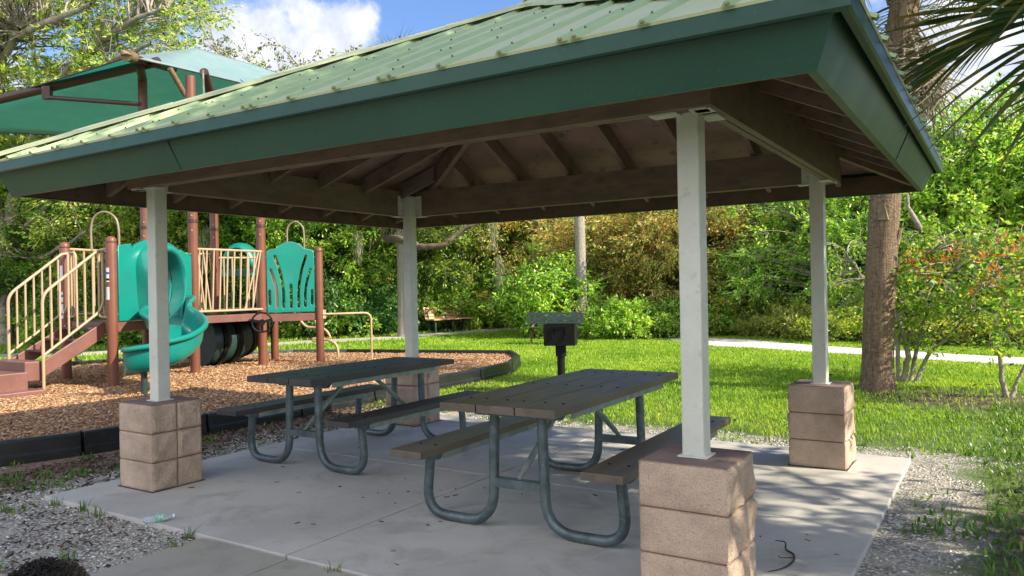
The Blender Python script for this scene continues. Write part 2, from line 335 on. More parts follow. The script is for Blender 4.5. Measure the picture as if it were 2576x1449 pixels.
def fillet(P, r, n=5):                                        # polyline with rounded corners
    P = [Vector(p) for p in P]; out = [P[0]]
    for a, b_, c_ in zip(P, P[1:], P[2:]):
        u = (a-b_); v = (c_-b_); rr = min(r, u.length*.49, v.length*.49); p0 = b_+u.normalized()*rr; p1 = b_+v.normalized()*rr
        for k in range(n+1): t_ = k/n; out.append(p0*(1-t_)**2+b_*2*t_*(1-t_)+p1*t_*t_)
    return out+[P[-1]]

BACKM = [(-9999, 'left of the picture'), (-60, 'behind the big pale tree trunk'), (60, 'behind the lower stair rail'), (130, 'behind the stairs'), (200, 'behind the left climbing arch'), (265, 'behind the first brown post'), (330, 'behind the left white post'), (410, 'behind the curved slide'), (480, 'behind the tube railing'), (560, 'behind the rear canopy post'), (640, 'behind the steering wheel'), (700, 'behind the slotted teal panel'), (790, 'behind the last brown post'), (850, 'behind the loop ladder'), (910, 'behind the tan handrail'),
         (970, 'behind the rear white post'), (1060, 'behind the tan bench'), (1190, 'right of the tan bench'), (1290, 'behind the green bench'), (1400, 'behind the grill'), (1480, 'just right of the slender palm'), (1560, 'between slender palm and nearest post'), (1625, 'just left of the nearest white post'), (1700, 'behind the nearest white post'), (1775, 'just right of the nearest white post'), (1840, 'above the left end of the white path'), (1920, 'midway between the two right posts'), (1980, 'left of the rear right post'),
         (2030, 'behind the rear right post'), (2090, 'left of the thick palm'), (2160, 'behind the thick palm'), (2250, 'just right of the thick palm'), (2320, 'behind the orange blossoms'), (2400, 'right of the orange blossoms'), (2480, 'behind the forked bush'), (2540, 'at the right edge of the picture'), (2600, 'beyond the right edge of the picture')]
FRONTM = [(-9999, 'at the left edge of the picture'), (60, 'one segment from the left edge'), (150, 'left of the left block pier'), (290, 'hidden behind the left block pier'), (510, 'just right of the left block pier'), (620, 'behind the darker table'), (760, 'seen between the legs of the darker table'), (900, 'behind the darker table top'), (970, 'behind the rear block pier'), (1110, 'just right of the rear block pier'), (1200, 'below the playground corner'), (1270, 'nearest the grill')]
USED = {}
def uniq(fmt, kx, marks):
    w_ = [t for x, t in marks if x <= kx][-1]; s = fmt % w_; k = USED[s] = USED.get(s, 0)+1
    return s if k == 1 else s+{2: ', farther back', 3: ', farthest back', 4: ', at the very back'}.get(k, ', row %d' % k)

# ================================================================== THE SETTING
# ground: one sheet; grass soil, shell gravel round the slab, litter under the trees
m, t, b = newmat('ground')
pos = t.add('ShaderNodeNewGeometry').outputs['Position']
sep = t.add('ShaderNodeSeparateXYZ'); t.l.new(pos, sep.inputs[0]); X, Y = sep.outputs[0], sep.outputs[1]
n1 = t.m('SUBTRACT', t.noise(pos, .9, 5, .6), .5); n2 = t.m('SUBTRACT', t.noise(pos, 4.5, 5, .65), .5)
def rect(cx, cy, hx, hy): return t.m('MAXIMUM', t.m('SUBTRACT', t.m('ABSOLUTE', t.m('SUBTRACT', X, cx)), hx), t.m('SUBTRACT', t.m('ABSOLUTE', t.m('SUBTRACT', Y, cy)), hy))
def soft(d, wd, k=.35): return t.step(t.m('ADD', t.m('ADD', d, t.m('MULTIPLY', n1, 1.1)), t.m('MULTIPLY', n2, .8)), wd, wd-k)
grass = t.mix(t.step(t.noise(pos, 2.2, 6, .6), .35, .65), (.055, .105, .018), (.10, .16, .03))
grass = t.mix(t.m('MULTIPLY', t.step(t.noise(pos, 40., 3, .6), .5, .7), .5), grass, (.12, .10, .045))
litter = t.mix(t.step(t.noise(pos, 24., 5, .7), .4, .62), (.055, .042, .03), (.16, .115, .08))
vor = t.add('ShaderNodeTexVoronoi'); t.put(vor.inputs['Vector'], pos); vor.inputs['Scale'].default_value = 62.
stone = t.ramp(vor.outputs['Distance'], [(0., (.55, .53, .49)), (.4, (.42, .395, .35)), (.7, (.18, .16, .13))])
hsv = t.add('ShaderNodeHueSaturation'); t.l.new(stone, hsv.inputs['Color']); sp_ = t.add('ShaderNodeSeparateColor'); t.l.new(vor.outputs['Color'], sp_.inputs[0])
t.put(hsv.inputs['Value'], t.m('ADD', .5, sp_.outputs[0])); stone = hsv.outputs[0]
stone = t.mix(t.step(t.noise(pos, 1.7, 6, .7), .46, .66), stone, (.42, .38, .31))
chipc = t.mix(t.step(t.noise(pos, 30., 5, .7), .4, .6), (.13, .085, .06), (.30, .20, .14))
c = t.mix(soft(rect(2.1, 1.2, 2.6, 2.2), .55), grass, stone)                       # ring round the slab
c = t.mix(soft(rect(4.8, -1.5, .20, 4.6), .0, .2), c, stone)                            # strip on the right
c = t.mix(t.m('MULTIPLY', soft(rect(8.0, -.6, 2.9, 4.0), .1, .6), .9), c, litter)
c = t.mix(soft(rect(5.0, 7.1, 1.0, .9), .0, .6), c, litter)                         # mulch bed round the palm
c = t.mix(soft(rect(-.6, -4., 2.6, 3.9), .0, .5), c, stone)
c = t.mix(soft(rect(-1.35, 1.4, .7, 6.2), -.02, .4), c, chipc)                      # spilt chips beside the curb
c = t.mix(t.m('MULTIPLY', t.step(t.m('ADD', Y, t.m('MULTIPLY', n1, 6.)), 17.5, 20.5), .85), c, litter)
c = t.mix(t.m('MULTIPLY', t.step(t.m('ADD', X, t.m('MULTIPLY', n1, 4.)), -15.5, -18.5), .7), c, litter)
t.put(b.inputs['Base Color'], c); b.inputs['Roughness'].default_value = .95
bn = t.add('ShaderNodeBump'); bn.inputs['Strength'].default_value = .8; bn.inputs['Distance'].default_value = .02
t.put(bn.inputs['Height'], t.m('ADD', t.noise(pos, 36., 5, .7), t.m('MULTIPLY', vor.outputs['Distance'], -.6))); t.l.new(bn.outputs[0], b.inputs['Normal']); MT['ground'] = m
q = MB(); S_ = 260
q.grid([[(x, y, -.03) for x in np.linspace(-S_, S_, 9)] for y in np.linspace(-S_, S_, 9)][::1]); prop(q.build('ground', 'ground'), kind='structure')

# concrete slab in four panels with tooled joints, older concrete walk in front of it
SX0, SX1, SY0, SY1, JX, JY = -.42, 4.63, -.62, 3.36, 2.03, 1.34
q = MB()
for x0, x1 in ((SX0, JX-.006), (JX+.006, SX1)):
    for y0, y1 in ((SY0, JY-.006), (JY+.006, SY1)): q.box(((x0+x1)/2, (y0+y1)/2, -.05), (x1-x0, y1-y0, .1))
prop(q.build('concrete_slab', 'concrete', bevel=.006), kind='structure')
q = MB()
for x0, x1 in ((1.36, 2.07), (2.08, 5.2)):
    for y0, y1 in ((-2.2, -.645), (-3.9, -2.21), (-5.6, -3.91)): q.box(((x0+x1)/2, (y0+y1)/2, -.0545), (x1-x0, y1-y0, .1))
prop(q.build('concrete_walk', 'oldconcrete', bevel=.006), kind='structure')

def strip(name, A, B_, z, mt):                # a path between two edge lines
    A = smoothpath([(p[0], p[1], z) for p in A], 6); B_ = smoothpath([(p[0], p[1], z) for p in B_], 6)
    q = MB(); q.grid([[a, a.lerp(b_, .5)+Vector((0, 0, .006)), b_] for a, b_ in zip(A, B_)]); return prop(q.build(name, mt), kind='structure')
strip('sidewalk', [(-17, 1.), (-14.4, 5.0), (-12.9, 6.9), (-11.5, 8.9), (-10.9, 10.9), (-10.3, 12.1), (-9.3, 13.6), (-9.0, 16.0), (-8.5, 18.9), (-7, 23)],
      [(-18.6, 1.9), (-15.9, 6.1), (-14.2, 7.9), (-12.8, 9.9), (-12.2, 11.6), (-11.6, 13.0), (-10.7, 14.7), (-10.4, 16.8), (-10.0, 19.8), (-8.5, 23.8)], -.024, 'walk')
MT['shellpath'] = mat('shellpath', (.62, .60, .57), (.52, .50, .46), 4., .9, .6, 90, c3=(.36, .34, .30), n3=60, f3=.5)
strip('shell_path', [(-2.3, 15.9), (-.5, 13.95), (.8, 13.6), (2.1, 12.95), (3.0, 12.75), (3.9, 12.2), (4.7, 11.9), (5.55, 11.7), (8, 11.2), (12, 10.9)],
      [(-1.9, 16.6), (-.3, 16.3), (1.5, 15.0), (2.6, 14.4), (3.5, 14.0), (4.5, 13.5), (5.6, 13.1), (6.6, 13.0), (9, 12.6), (12.6, 12.3)], -.014, 'shellpath')

# playground surface inside the curb
CURB = [(-3.3, -3.6), (-2.55, -2.0), (-2.02, -.6), (-1.72, .35), (-1.55, 1.5), (-1.52, 2.7), (-1.5, 3.9), (-1.48, 5.1), (-1.46, 6.2), (-1.62, 7.35), (-2.15, 8.45), (-2.85, 9.3), (-4.0, 9.0), (-5.15, 8.68), (-6.3, 8.38), (-7.45, 7.95),
        (-8.15, 6.95), (-8.6, 5.85), (-9.15, 4.8), (-9.65, 3.7), (-10.1, 2.6), (-10.6, 1.2), (-11.2, -.4), (-11.0, -2.2), (-9, -3.8), (-6, -4.2)]
MT['mulch'] = mat('mulch', (.40, .24, .13), (.25, .14, .075), 26., .95, 1., 38, c3=(.50, .36, .22), n3=50, f3=.6, bdist=.03)
q = MB(); q.addv([(x, y, .10) for x, y in CURB], [tuple(range(len(CURB)))]); prop(q.build('mulch_ground', 'mulch'), kind='structure')
CV = [Vector((x, y, 0)) for x, y in CURB]
for i in range(len(CV)):
    a = CV[i]; b2 = CV[(i+1) % len(CV)]; grey = i in (14, 15); d = b2-a; L = d.length; d /= L; sd = Vector((-d.y, d.x, 0)); k = max(1, round(L/1.35))
    for j in range(k):
        p0 = a+d*(L*j/k+.012); p1 = a+d*(L*(j+1)/k-.012); z0 = Vector((0, 0, -.05)); q = MB()
        def sec(p): return [p+sd*x+Vector((0, 0, z)) for x, z in ((-.055, -.06), (-.055, .045), (-.04, .055), (-.04, .165), (-.025, .18), (.045, .18), (.055, .165), (.055, -.06))]
        s0, s1 = sec(p0), sec(p1); q.prism(s0, s1[0]-s0[0])
        q.tube([p1+Vector((0, 0, .0))+sd*(-.0), p1+Vector((0, 0, .186))], .018, 8)
        o = q.build('edging_segment', 'galv' if grey else 'blackcurb', bevel=.004); md = (p0+p1)/2; v = md-CAM; dp_ = v.dot(FWD); kx = 1288+FPX*v.dot(RT)/dp_ if dp_ > .5 else -999
        far = (md.y > 5.2 and md.x < -2.9) or md.x < -7.3; inview = -40 < kx < 2600 and dp_ > .5
        if grey: lab = uniq('grey edging segment of the far chip border, %s', kx, BACKM)
        elif not inview: bpy.data.objects.remove(o); continue
        elif far: lab = uniq('black edging segment on the far chip border, %s', kx, BACKM)
        elif md.y > 5.2: lab = uniq('black edging segment at the right chip border, %s', kx, FRONTM)
        else: lab = uniq('black edging segment on the near chip border, %s', kx, FRONTM)
        prop(o, lab, 'edging', 'black edging segments round the playground' if not grey else 'grey edging segments')

# loose stuff ------------------------------------------------------
def inpoly(P, poly):
    x, y = P[:, 0], P[:, 1]; ins = np.zeros(len(P), bool); n = len(poly)
    for i in range(n):
        x1, y1 = poly[i]; x2, y2 = poly[(i+1) % n]
        cnd = ((y1 > y) != (y2 > y)) & (x < (x2-x1)*(y-y1)/(y2-y1+1e-12)+x1); ins ^= cnd
    return ins
CN = np.array(CAM); FN = np.array(FWD); RN = np.array(RT0)
def infov(P, mg=.12):
    r_ = P-CN[None, :2]; dp = r_@FN[:2]; lt = r_@RN[:2]; return (dp > .8) & (np.abs(lt) < dp*(.6625+mg)+.3)
def scatter(n, x0, x1, y0, y1, fov=True):
    P = np.stack([rng.uniform(x0, x1, n), rng.uniform(y0, y1, n)], 1); return P[infov(P)] if fov else P
def vnoise(P, s, seed=0):
    a = np.random.default_rng(seed); o = np.zeros(len(P))
    for k in range(5):
        f = s*(1.7**k); th = a.uniform(0, 6.28); o += np.sin(P[:, 0]*f*math.cos(th)+P[:, 1]*f*math.sin(th)+a.uniform(0, 6))*np.sin(P[:, 1]*f*math.cos(th)*1.3-P[:, 0]*f*math.sin(th)+a.uniform(0, 6))/(1.25**k)
    return o/2.2
def chips(name, P, z, L, W, mt, lab, cat, zr=.02, tilt=.35):
    n = len(P); th = rng.uniform(0, 2*PI, n); D = np.stack([np.cos(th), np.sin(th), rng.normal(0, tilt, n)], 1); D = unit(D)
    S = np.stack([-np.sin(th), np.cos(th), rng.normal(0, tilt, n)], 1); S = unit(S)
    L = (L*rng.uniform(.5, 1.4, n))[:, None]; W = (W*rng.uniform(.5, 1.4, n))[:, None]
    c = np.concatenate([P, (z+rng.uniform(0, zr, n))[:, None]], 1)
    N = np.cross(D, S)*W*.3
    V = np.stack([c-D*L/2-S*W/2, c+D*L/2-S*W*.3, c+D*L/2*.8+S*W/2, c-D*L/2*.9+S*W*.4], 1)
    V2 = V+N[:, None, :]; VV = np.concatenate([V, V2], 1).reshape(-1, 3); b0 = (np.arange(n)*8)[:, None]
    F = np.concatenate([b0+np.array(f)[None] for f in ((4, 5, 6, 7), (0, 1, 5, 4), (1, 2, 6, 5), (2, 3, 7, 6), (3, 0, 4, 7))], 0)
    rn = rng.uniform(0, 1, n); me = np_mesh(name, VV, F, 4, np.tile(rn, 5))
    return prop(link(name, me, mt), lab, cat, kind='stuff')
P = scatter(150000, -12, -1.4, -4, 9.2); P = P[inpoly(P, CURB)]; dp = (P-CN[:2])@FN[:2]; P = P[rng.uniform(0, 1, len(P)) < np.clip(9.5/dp, .25, 1)]
chips('wood_chips', P, .10, .05, .014, 'chip', 'brown wood chips covering the playground floor', 'wood chips')
P = scatter(9000, -1.5, -.45, -2.5, 6.8); P = P[rng.uniform(0, 1, len(P)) < np.clip((-.35-P[:, 0])/1.1, .03, 1)]
P2 = scatter(900, -.42, 1., -1.6, 3.3); P = np.concatenate([P, P2[(P2[:, 1] < -.7)]])
chips('spilt_wood_chips', P, -.03, .042, .012, 'litter', 'weathered wood chips spilt between the edging and the slab', 'wood chips')
def gravelzone(P):
    x, y = P[:, 0], P[:, 1]; n_ = vnoise(P, 2.5, 3)*.35
    slab = (x > SX0-.01) & (x < SX1+.01) & (y > SY0-.01) & (y < SY1+.01); walk = (x > 1.35) & (x < 5.21) & (y < -.6)
    z = ((y > SY1) & (y < SY1+.62+n_) & (x > -1.3) & (x < 7)) | ((x > SX1) & (x < 5.05+n_*1.0) & (y < 4.2)) | ((x < 1.37) & (x > -3.0) & (y < -.35+n_)) | ((x < SX0) & (x > -1.0+n_) & (y > -.7) & (y < 4))
    return z & ~slab & ~walk & ~inpoly(P, CURB)
P = scatter(120000, -3, 7.4, -3.4, 4.6); P = P[gravelzone(P)]; P = P[rng.uniform(0, 1, len(P)) < np.clip(.45+vnoise(P, 1.9, 9), .08, .85)]
chips('shell_gravel', P, -.032, .5*(.028*rng.uniform(.3, 1., len(P))**1.6+.012), .5*(.020*rng.uniform(.3, 1., len(P))+.010), 'shell', 'white and grey crushed shell scattered round the slab', 'shell gravel', .006, .25)
P = scatter(5000, 5.2, 10, -3, 5); P3 = scatter(2500, 3.2, 7., 5.6, 8.8); P4 = scatter(1500, -3, 1.3, -3, -.5); P4 = P4[vnoise(P4, 2.3, 14) > 0]; P = np.concatenate([P, P3, P4])
chips('leaf_litter', P, -.028, .030, .010, 'litter', 'brown leaf litter lying under the trees and beside the slab', 'leaf litter', .012, .3)
P = scatter(90, -.3, 5., -3.3, 3.3); chips('slab_debris', P[(P[:, 1] > -.58) & (P[:, 0] < 4.6)], .001, .03, .01, 'litter', 'bits of bark and leaf lying on the concrete slab', 'leaf litter', .002, .02)

# grass: one mesh of blades, thinning out near gravel, paths and thickets
def blades(name, P, h, wd, mt, lab, lean=.5, cat='grass', kind='stuff'):
    n = len(P); th = rng.uniform(0, 2*PI, n); h = np.asarray(h)*rng.uniform(.55, 1.35, n); wd = np.asarray(wd)*rng.uniform(.7, 1.3, n)
    d = np.stack([np.cos(th), np.sin(th)], 1); ln = np.abs(rng.normal(0, lean, n))*h; s = np.stack([-d[:, 1], d[:, 0]], 1)
    b0 = np.concatenate([P, np.full((n, 1), -.032)], 1); z = np.zeros((n, 1))
    S3 = np.concatenate([s*wd[:, None]/2, z], 1); mid = b0+np.concatenate([d*ln[:, None]*.35, h[:, None]*.6], 1); tip = b0+np.concatenate([d*ln[:, None]*1.1, h[:, None]], 1)
    V = np.stack([b0-S3, b0+S3, mid+S3*.8, tip, mid-S3*.8], 1).reshape(-1, 3); k = np.arange(n)*5
    F = np.concatenate([np.stack([k, k+1, k+2, k+4], 1)]); F2 = np.stack([k+4, k+2, k+3, k+3], 1)
    # tip as a triangle: own mesh with mixed sizes
    me = bpy.data.meshes.new(name); nv = len(V); me.vertices.add(nv); me.vertices.foreach_set('co', V.astype(np.float32).ravel())
    li = np.concatenate([F.ravel(), F2[:, :3].ravel()]).astype(np.int32); me.loops.add(len(li)); me.loops.foreach_set('vertex_index', li)
    me.polygons.add(2*n); me.polygons.foreach_set('loop_start', np.concatenate([np.arange(n)*4, 4*n+np.arange(n)*3]).astype(np.int32)); me.update(calc_edges=True)
    rn = np.clip(rng.normal(.5, .22, n)+vnoise(P, 1.1, 5)*.26, 0, 1); a = me.attributes.new('rnd', 'FLOAT', 'FACE'); a.data.foreach_set('value', np.tile(rn, 2).astype(np.float32))
    return prop(link(name, me, mt), lab, cat, kind=kind)
def nograss(P):
    x, y = P[:, 0], P[:, 1]
    bad = ((x > SX0-.02) & (x < SX1+.02) & (y > SY0) & (y < SY1+.02)) | ((x > 1.3) & (x < 5.25) & (y < -.6)) | inpoly(P, CURB)
    bad |= inpoly(P, [(-17, 1.), (-14.4, 5.0), (-12.9, 6.9), (-11.5, 8.9), (-10.9, 10.9), (-10.3, 12.1), (-9.3, 13.6), (-9.0, 16.0), (-8.5, 18.9), (-10.0, 19.8), (-10.4, 16.8), (-10.7, 14.7), (-11.6, 13.0), (-12.2, 11.6), (-12.8, 9.9), (-14.2, 7.9), (-15.9, 6.1), (-18.6, 1.9)])
    bad |= inpoly(P, [(-2.3, 15.9), (-.5, 13.95), (.8, 13.6), (2.1, 12.95), (3.0, 12.75), (3.9, 12.2), (4.7, 11.9), (5.55, 11.7), (8, 11.2), (9, 12.6), (6.6, 13.0), (5.6, 13.1), (4.5, 13.5), (3.5, 14.0), (2.6, 14.4), (1.5, 15.0), (-.3, 16.3), (-1.9, 16.6)])
    return ~bad
P = scatter(420000, -9, 9, 3.4, 17.5); P = P[nograss(P) & (P[:, 0] > -9)]
dp = (P-CN[:2])@FN[:2]; keep = np.clip(11./dp, .3, 1)
edge = np.clip((P[:, 1]-SY1-.32-vnoise(P, 2.2, 4)*.35)/.55, 0, 1)**1.3                 # sparse by the slab
edge *= np.clip(1-np.clip((P[:, 0]-4.4-vnoise(P, 1.6, 6)*.6)/1.6, 0, 1)*np.clip((7.9-P[:, 1])/2.2, 0, 1)*.92, 0, 1)
dry = vnoise(P, 1.3, 21) > .7
bare = ((P[:, 0]-5.)**2/1.6+(P[:, 1]-7.2)**2/1.2 < 1) & (rng.uniform(0, 1, len(P)) < .8)
P = P[(rng.uniform(0, 1, len(P)) < keep*edge) & ~bare & ~(dry & (rng.uniform(0, 1, len(P)) < .55))]; dp = (P-CN[:2])@FN[:2]
blades('lawn_grass', P, .038+.0015*np.clip(dp-8, 0, 8), .008+.0009*np.clip(dp-7, 0, 12), 'grass', 'bright green lawn grass behind the shelter', .6)
P = scatter(60000, -20, -7, 1, 20); P = P[nograss(P)]; P = P[rng.uniform(0, 1, len(P)) < .8]
blades('verge_grass', P, .08, .024, 'grass', 'sunlit grass strip along the sidewalk beyond the playground', .7)
P = scatter(90000, -3.2, 8.5, -3.2, 7.); x, y = P[:, 0], P[:, 1]; cl = vnoise(P, 3.1, 12)+vnoise(P, 9, 2)*.6
zone = ((x < -.2) & (x > -2.2) & (y > -1.3) & (y < 1.2) & (cl > .3)) | ((x > 5.15) & (cl > -.6)) | ((x > 4.75) & (cl > .4)) | ((y > 3.4) & (cl > .45) & (y < 4.4)) | ((x < SX0) & (y > 1) & (cl > .72)) | ((y < -.7) & (x < 1.3) & (cl > .95))
P = P[zone & nograss(P)]
blades('sparse_weeds', P, .045, .014, 'weed', 'sparse low weeds and grass tufts in the gravel and bare soil', .9, 'weeds')
P = np.concatenate([np.array([[x_, y_]])+rng.normal(0, .018, (16, 2)) for x_, y_ in ((.12, -.645), (.33, -.655), (1.24, -.65), (1.36, -.8), (1.0, -1.2), (.85, -1.5), (-.2, -.66), (2.4, -.635), (-.47, .9), (-.5, 2.2))])
blades('edge_tufts', P, .07, .006, 'weed', 'little grass tufts growing along the slab edge', .8, 'weeds')

P = scatter(46, -2, 6.5, 3.8, 12); P = P[nograss(P)]
chips('fallen_leaves', P, .012, .05, .03, 'litter', 'brown fallen leaves lying here and there on the lawn', 'leaf litter', .02, .5)

# ================================================================== THE SHELTER
A_, B_ = 4.061, 2.884
sh = empty('picnic_shelter', (A_/2, B_/2, 0), 'green metal roofed picnic shelter on four white posts with tan block piers', 'shelter')
EO, EZ = .81, 2.33; AP = Vector((2.44, 1.44, 3.43))
CR = [Vector((-EO, -EO, EZ)), Vector((A_+EO, -EO, EZ)), Vector((A_+EO, B_+EO, EZ)), Vector((-EO, B_+EO, EZ))]
def onroof(k, s_, h_):                         # point on plane k: s_ metres along the eave from its first corner, h_ metres in from the eave
    a, b = CR[k], CR[(k+1) % 4]; d = (b-a).normalized(); n = Vector((-d.y, d.x, 0)); run = (AP-a).dot(n); return a+d*s_+n*h_+Vector((0, 0, (AP.z-EZ)*h_/run))
def limits(k, s_):                             # how far in the plane reaches at s_
    a, b = CR[k], CR[(k+1) % 4]; L = (b-a).length; d = (b-a).normalized(); n = Vector((-d.y, d.x, 0)); run = (AP-a).dot(n); sa = (AP-a).dot(d)
    return run*(s_/sa if s_ < sa else (L-s_)/(L-sa))
qr = [MB() for _ in range(4)]
for k in range(4):
    a, b = CR[k], CR[(k+1) % 4]; L = (b-a).length; q = qr[k]; d = (b-a).normalized(); n = Vector((-d.y, d.x, 0)); nr = d.cross(onroof(k, 0, 1)-onroof(k, 0, 0)).normalized()
    q.cur = 0; q.prism([a, b, AP], -nr*.012)
    s_ = .105 if k == 0 else .12; i = 0
    while s_ < L-.08:
        h_ = limits(k, s_)-.03
        if h_ > .1:
            q.cur = 1; wd = .046; tp = .016; hh = .019; offs = (-.03, .03) if i % 3 == 0 else (0,)
            for of in offs:
                p0, p1 = onroof(k, s_+of, -.015), onroof(k, s_+of, h_)
                q.prism([p0-d*wd/2, p0+d*wd/2, p0+d*tp/2+nr*hh, p0-d*tp/2+nr*hh], p1-p0)
                q.cur = 2; z_ = .09
                q.box(p0+nr*.008-n*.001, (.014, .006, .008), M=Matrix((d, n, Vector((0, 0, 1)))).transposed())
                while z_ < h_:
                    p = onroof(k, s_+of, z_)+nr*hh; q.disc(p, nr, .0045, .008, 6); q.disc(p+nr*.0, nr, .0065, .002, 8); z_ += .46 if z_ > .1 else .36
                q.cur = 1
        s_ += .305; i += 1
    q.build('roof_panel', ['roof', 'rib', 'screw'], sh)
# ridge caps on the four hips: two folded wings lapping down the hip
for k in range(4):
    a = CR[k]; dr = (AP-a); hd_ = dr.normalized(); q = MB(); W2 = []
    for j in (k, (k-1) % 4):
        d = (CR[(j+1) % 4]-CR[j]).normalized(); nr = d.cross(onroof(j, 0, 1)-onroof(j, 0, 0)).normalized(); ip = hd_.cross(nr); ip = ip if ip.dot(Vector((A_/2, B_/2, 0))-CR[j].lerp(CR[(j+1) % 4], .5)) > 0 else ip
        if ip.dot((CR[j].lerp(CR[(j+1) % 4], .5)-a)) < 0: ip = -ip
        W2.append((ip, nr))
    for j in range(6):
        p0 = a+dr*(j/6-.004)+Vector((0, 0, .050+.004*(j % 2))); p1 = a+dr*((j+1)/6+.004)+Vector((0, 0, .050+.004*(j % 2)))
        rows = [[p+W2[0][0]*.13-W2[0][1]*.022, p+W2[0][0]*.125-W2[0][1]*.012, p, p+W2[1][0]*.125-W2[1][1]*.012, p+W2[1][0]*.13-W2[1][1]*.022] for p in (p0, p1)]
        q.grid(rows)
    q.build('ridge_cap', 'roof', sh, solid=.003)
q = MB(); q.tube([AP+Vector((0, 0, -.03)), AP+Vector((0, 0, .07))], [.22, .05], 4); q.build('ridge_cap', 'roof', sh)
# eave flashing, slanted fascia boards, soffit lip
for k in range(4):
    def cor(o, z): return [Vector((-o, -o, z)), Vector((A_+o, -o, z)), Vector((A_+o, B_+o, z)), Vector((-o, B_+o, z))]
    def band(prof):                            # closed profile of (offset, z) run along side k, mitred
        r0 = [cor(o, z)[k] for o, z in prof]; r1 = [cor(o, z)[(k+1) % 4] for o, z in prof]; n_ = len(prof); q = MB()
        q.addv(r0+r1, [(i, (i+1) % n_, n_+(i+1) % n_, n_+i) for i in range(n_)]+[tuple(range(n_-1, -1, -1)), tuple(range(n_, 2*n_))]); return q
    band([(.797, 2.322), (.803, 2.322), (.800, 2.257), (.79, 2.250), (.765, 2.252), (.765, 2.258), (.79, 2.258)]).build('eave_flashing', 'fascia', sh)
    band([(.762, 2.30), (.735, 2.30), (.655, 2.112), (.64, 2.104), (.672, 2.100), (.742, 2.262)]).build('fascia_board', 'fascia', sh)
    band([(.700, 2.262), (.630, 2.112), (.655, 2.112), (.733, 2.262)]).build('sub_fascia', 'rafter', sh)
    q = MB(); L = (CR[(k+1) % 4]-CR[k]).length
    a0, b0 = cor(.706, 2.18)[k], cor(.706, 2.18)[(k+1) % 4]; d = (b0-a0).normalized(); nn = Vector((d.y, -d.x, 0))
    f = .36 if k == 0 else .55; p = a0.lerp(b0, f); tl = cor(.745, 2.262)[k].lerp(cor(.745, 2.262)[(k+1) % 4], f); bl = cor(.673, 2.103)[k].lerp(cor(.673, 2.103)[(k+1) % 4], f)
    q.prism([bl-d*.022, bl, tl, tl-d*.022], nn*.0035); q.build('fascia_board', 'fascia', sh)
# plywood deck, rafters, hips
q = MB(); dz = Vector((0, 0, -.075))
ins = [Vector((c_.x+(.1 if c_.x < 0 else -.1), c_.y+(.1 if c_.y < 0 else -.1), EZ+.05)) for c_ in CR]
for k in range(4): q.addv([ins[k]+dz, ins[(k+1) % 4]+dz, AP+dz, ins[k]+dz*1.2, ins[(k+1) % 4]+dz*1.2, AP+dz*1.2], [(0, 1, 2), (5, 4, 3)])
q.build('roof_deck', 'ply', sh)
def rafter(p0, p1, h=.15, wd=.04):
    p0, p1 = Vector(p0), Vector(p1); d = (p1-p0); sd = d.cross(Vector((0, 0, 1))).normalized()*wd/2; dn = Vector((0, 0, -h))
    q = MB(); q.hexa([p0+dn-sd, p0+dn+sd, p0+sd, p0-sd, p1+dn-sd, p1+dn+sd, p1+sd, p1-sd]); return q.build('rafter', 'rafter', sh)
for k in range(4):
    L = (CR[(k+1) % 4]-CR[k]).length; s_ = {0: .93, 1: .9, 2: .75, 3: .87}[k]-.56
    while s_ < L-.2:
        h_ = limits(k, s_)-.05
        if h_ > .35: rafter(onroof(k, s_, .20)+dz*1.25, onroof(k, s_, h_)+dz*1.25)
        s_ += .565
    a = CR[k]; rafter(a.lerp(AP, .085)+dz*1.2, AP+dz*1.2, .19, .05)
# twin-ply beams on the outside of the posts
for k in range(4):
    def c2(o, z=0): return [Vector((-o, -o, z)), Vector((A_+o, -o, z)), Vector((A_+o, B_+o, z)), Vector((-o, B_+o, z))]
    q = MB()
    for o1, o0 in ((.142, .102), (.095, .055)):
        P4 = [c2(o1, 2.163)[k], c2(o1, 2.163)[(k+1) % 4], c2(o0, 2.163)[(k+1) % 4], c2(o0, 2.163)[k]]
        q.prism(P4, (0, 0, .262))
    q.build('beam', 'beam', sh, bevel=.003)
# posts with bolted angle brackets, block piers
for (px, py), (ix, iy) in (((A_, 0), (-1, 1)), ((0, 0), (1, 1)), ((0, B_), (1, -1)), ((A_, B_), (-1, -1))):
    q = MB(); q.box((px, py, (.612+2.37)/2), (.102, .102, 2.37-.612)); po = q.build('post', 'post_paint', sh, bevel=.008)
    q = MB(); q.box((px, py, .6145), (.135, .135, .008)); q.build('base_plate', 'post_paint', po, bevel=.002)
    q = MB()
    for ax in (0, 1):
        d = Vector((ix, 0, 0)) if ax == 0 else Vector((0, iy, 0)); n = Vector((0, iy, 0)) if ax == 0 else Vector((ix, 0, 0)); c0 = Vector((px, py, 0))
        for sg in (1, -1):
            cc0 = c0+d*sg*.088-n*.049
            if sg == -1: cc0 = c0+d*sg*.085-n*.049
            q.box(cc0+Vector((0, 0, 2.265)), (abs(d.x)*.074+abs(n.x)*.008, abs(d.y)*.074+abs(n.y)*.008, .215))
            for bz in (2.21, 2.32): q.disc(cc0+Vector((0, 0, bz))+n*.004, n, .012, .010, 6)
        cb = c0+d*.09-n*.075; q.box(cb+Vector((0, 0, 2.157)), (abs(d.x)*.13+abs(n.x)*.085, abs(d.y)*.13+abs(n.y)*.085, .008))
        cb = c0-d*.09-n*.075; q.box(cb+Vector((0, 0, 2.158)), (abs(d.x)*.075+abs(n.x)*.08, abs(d.y)*.075+abs(n.y)*.08, .008))
    q.build('bracket', 'post_paint', po)
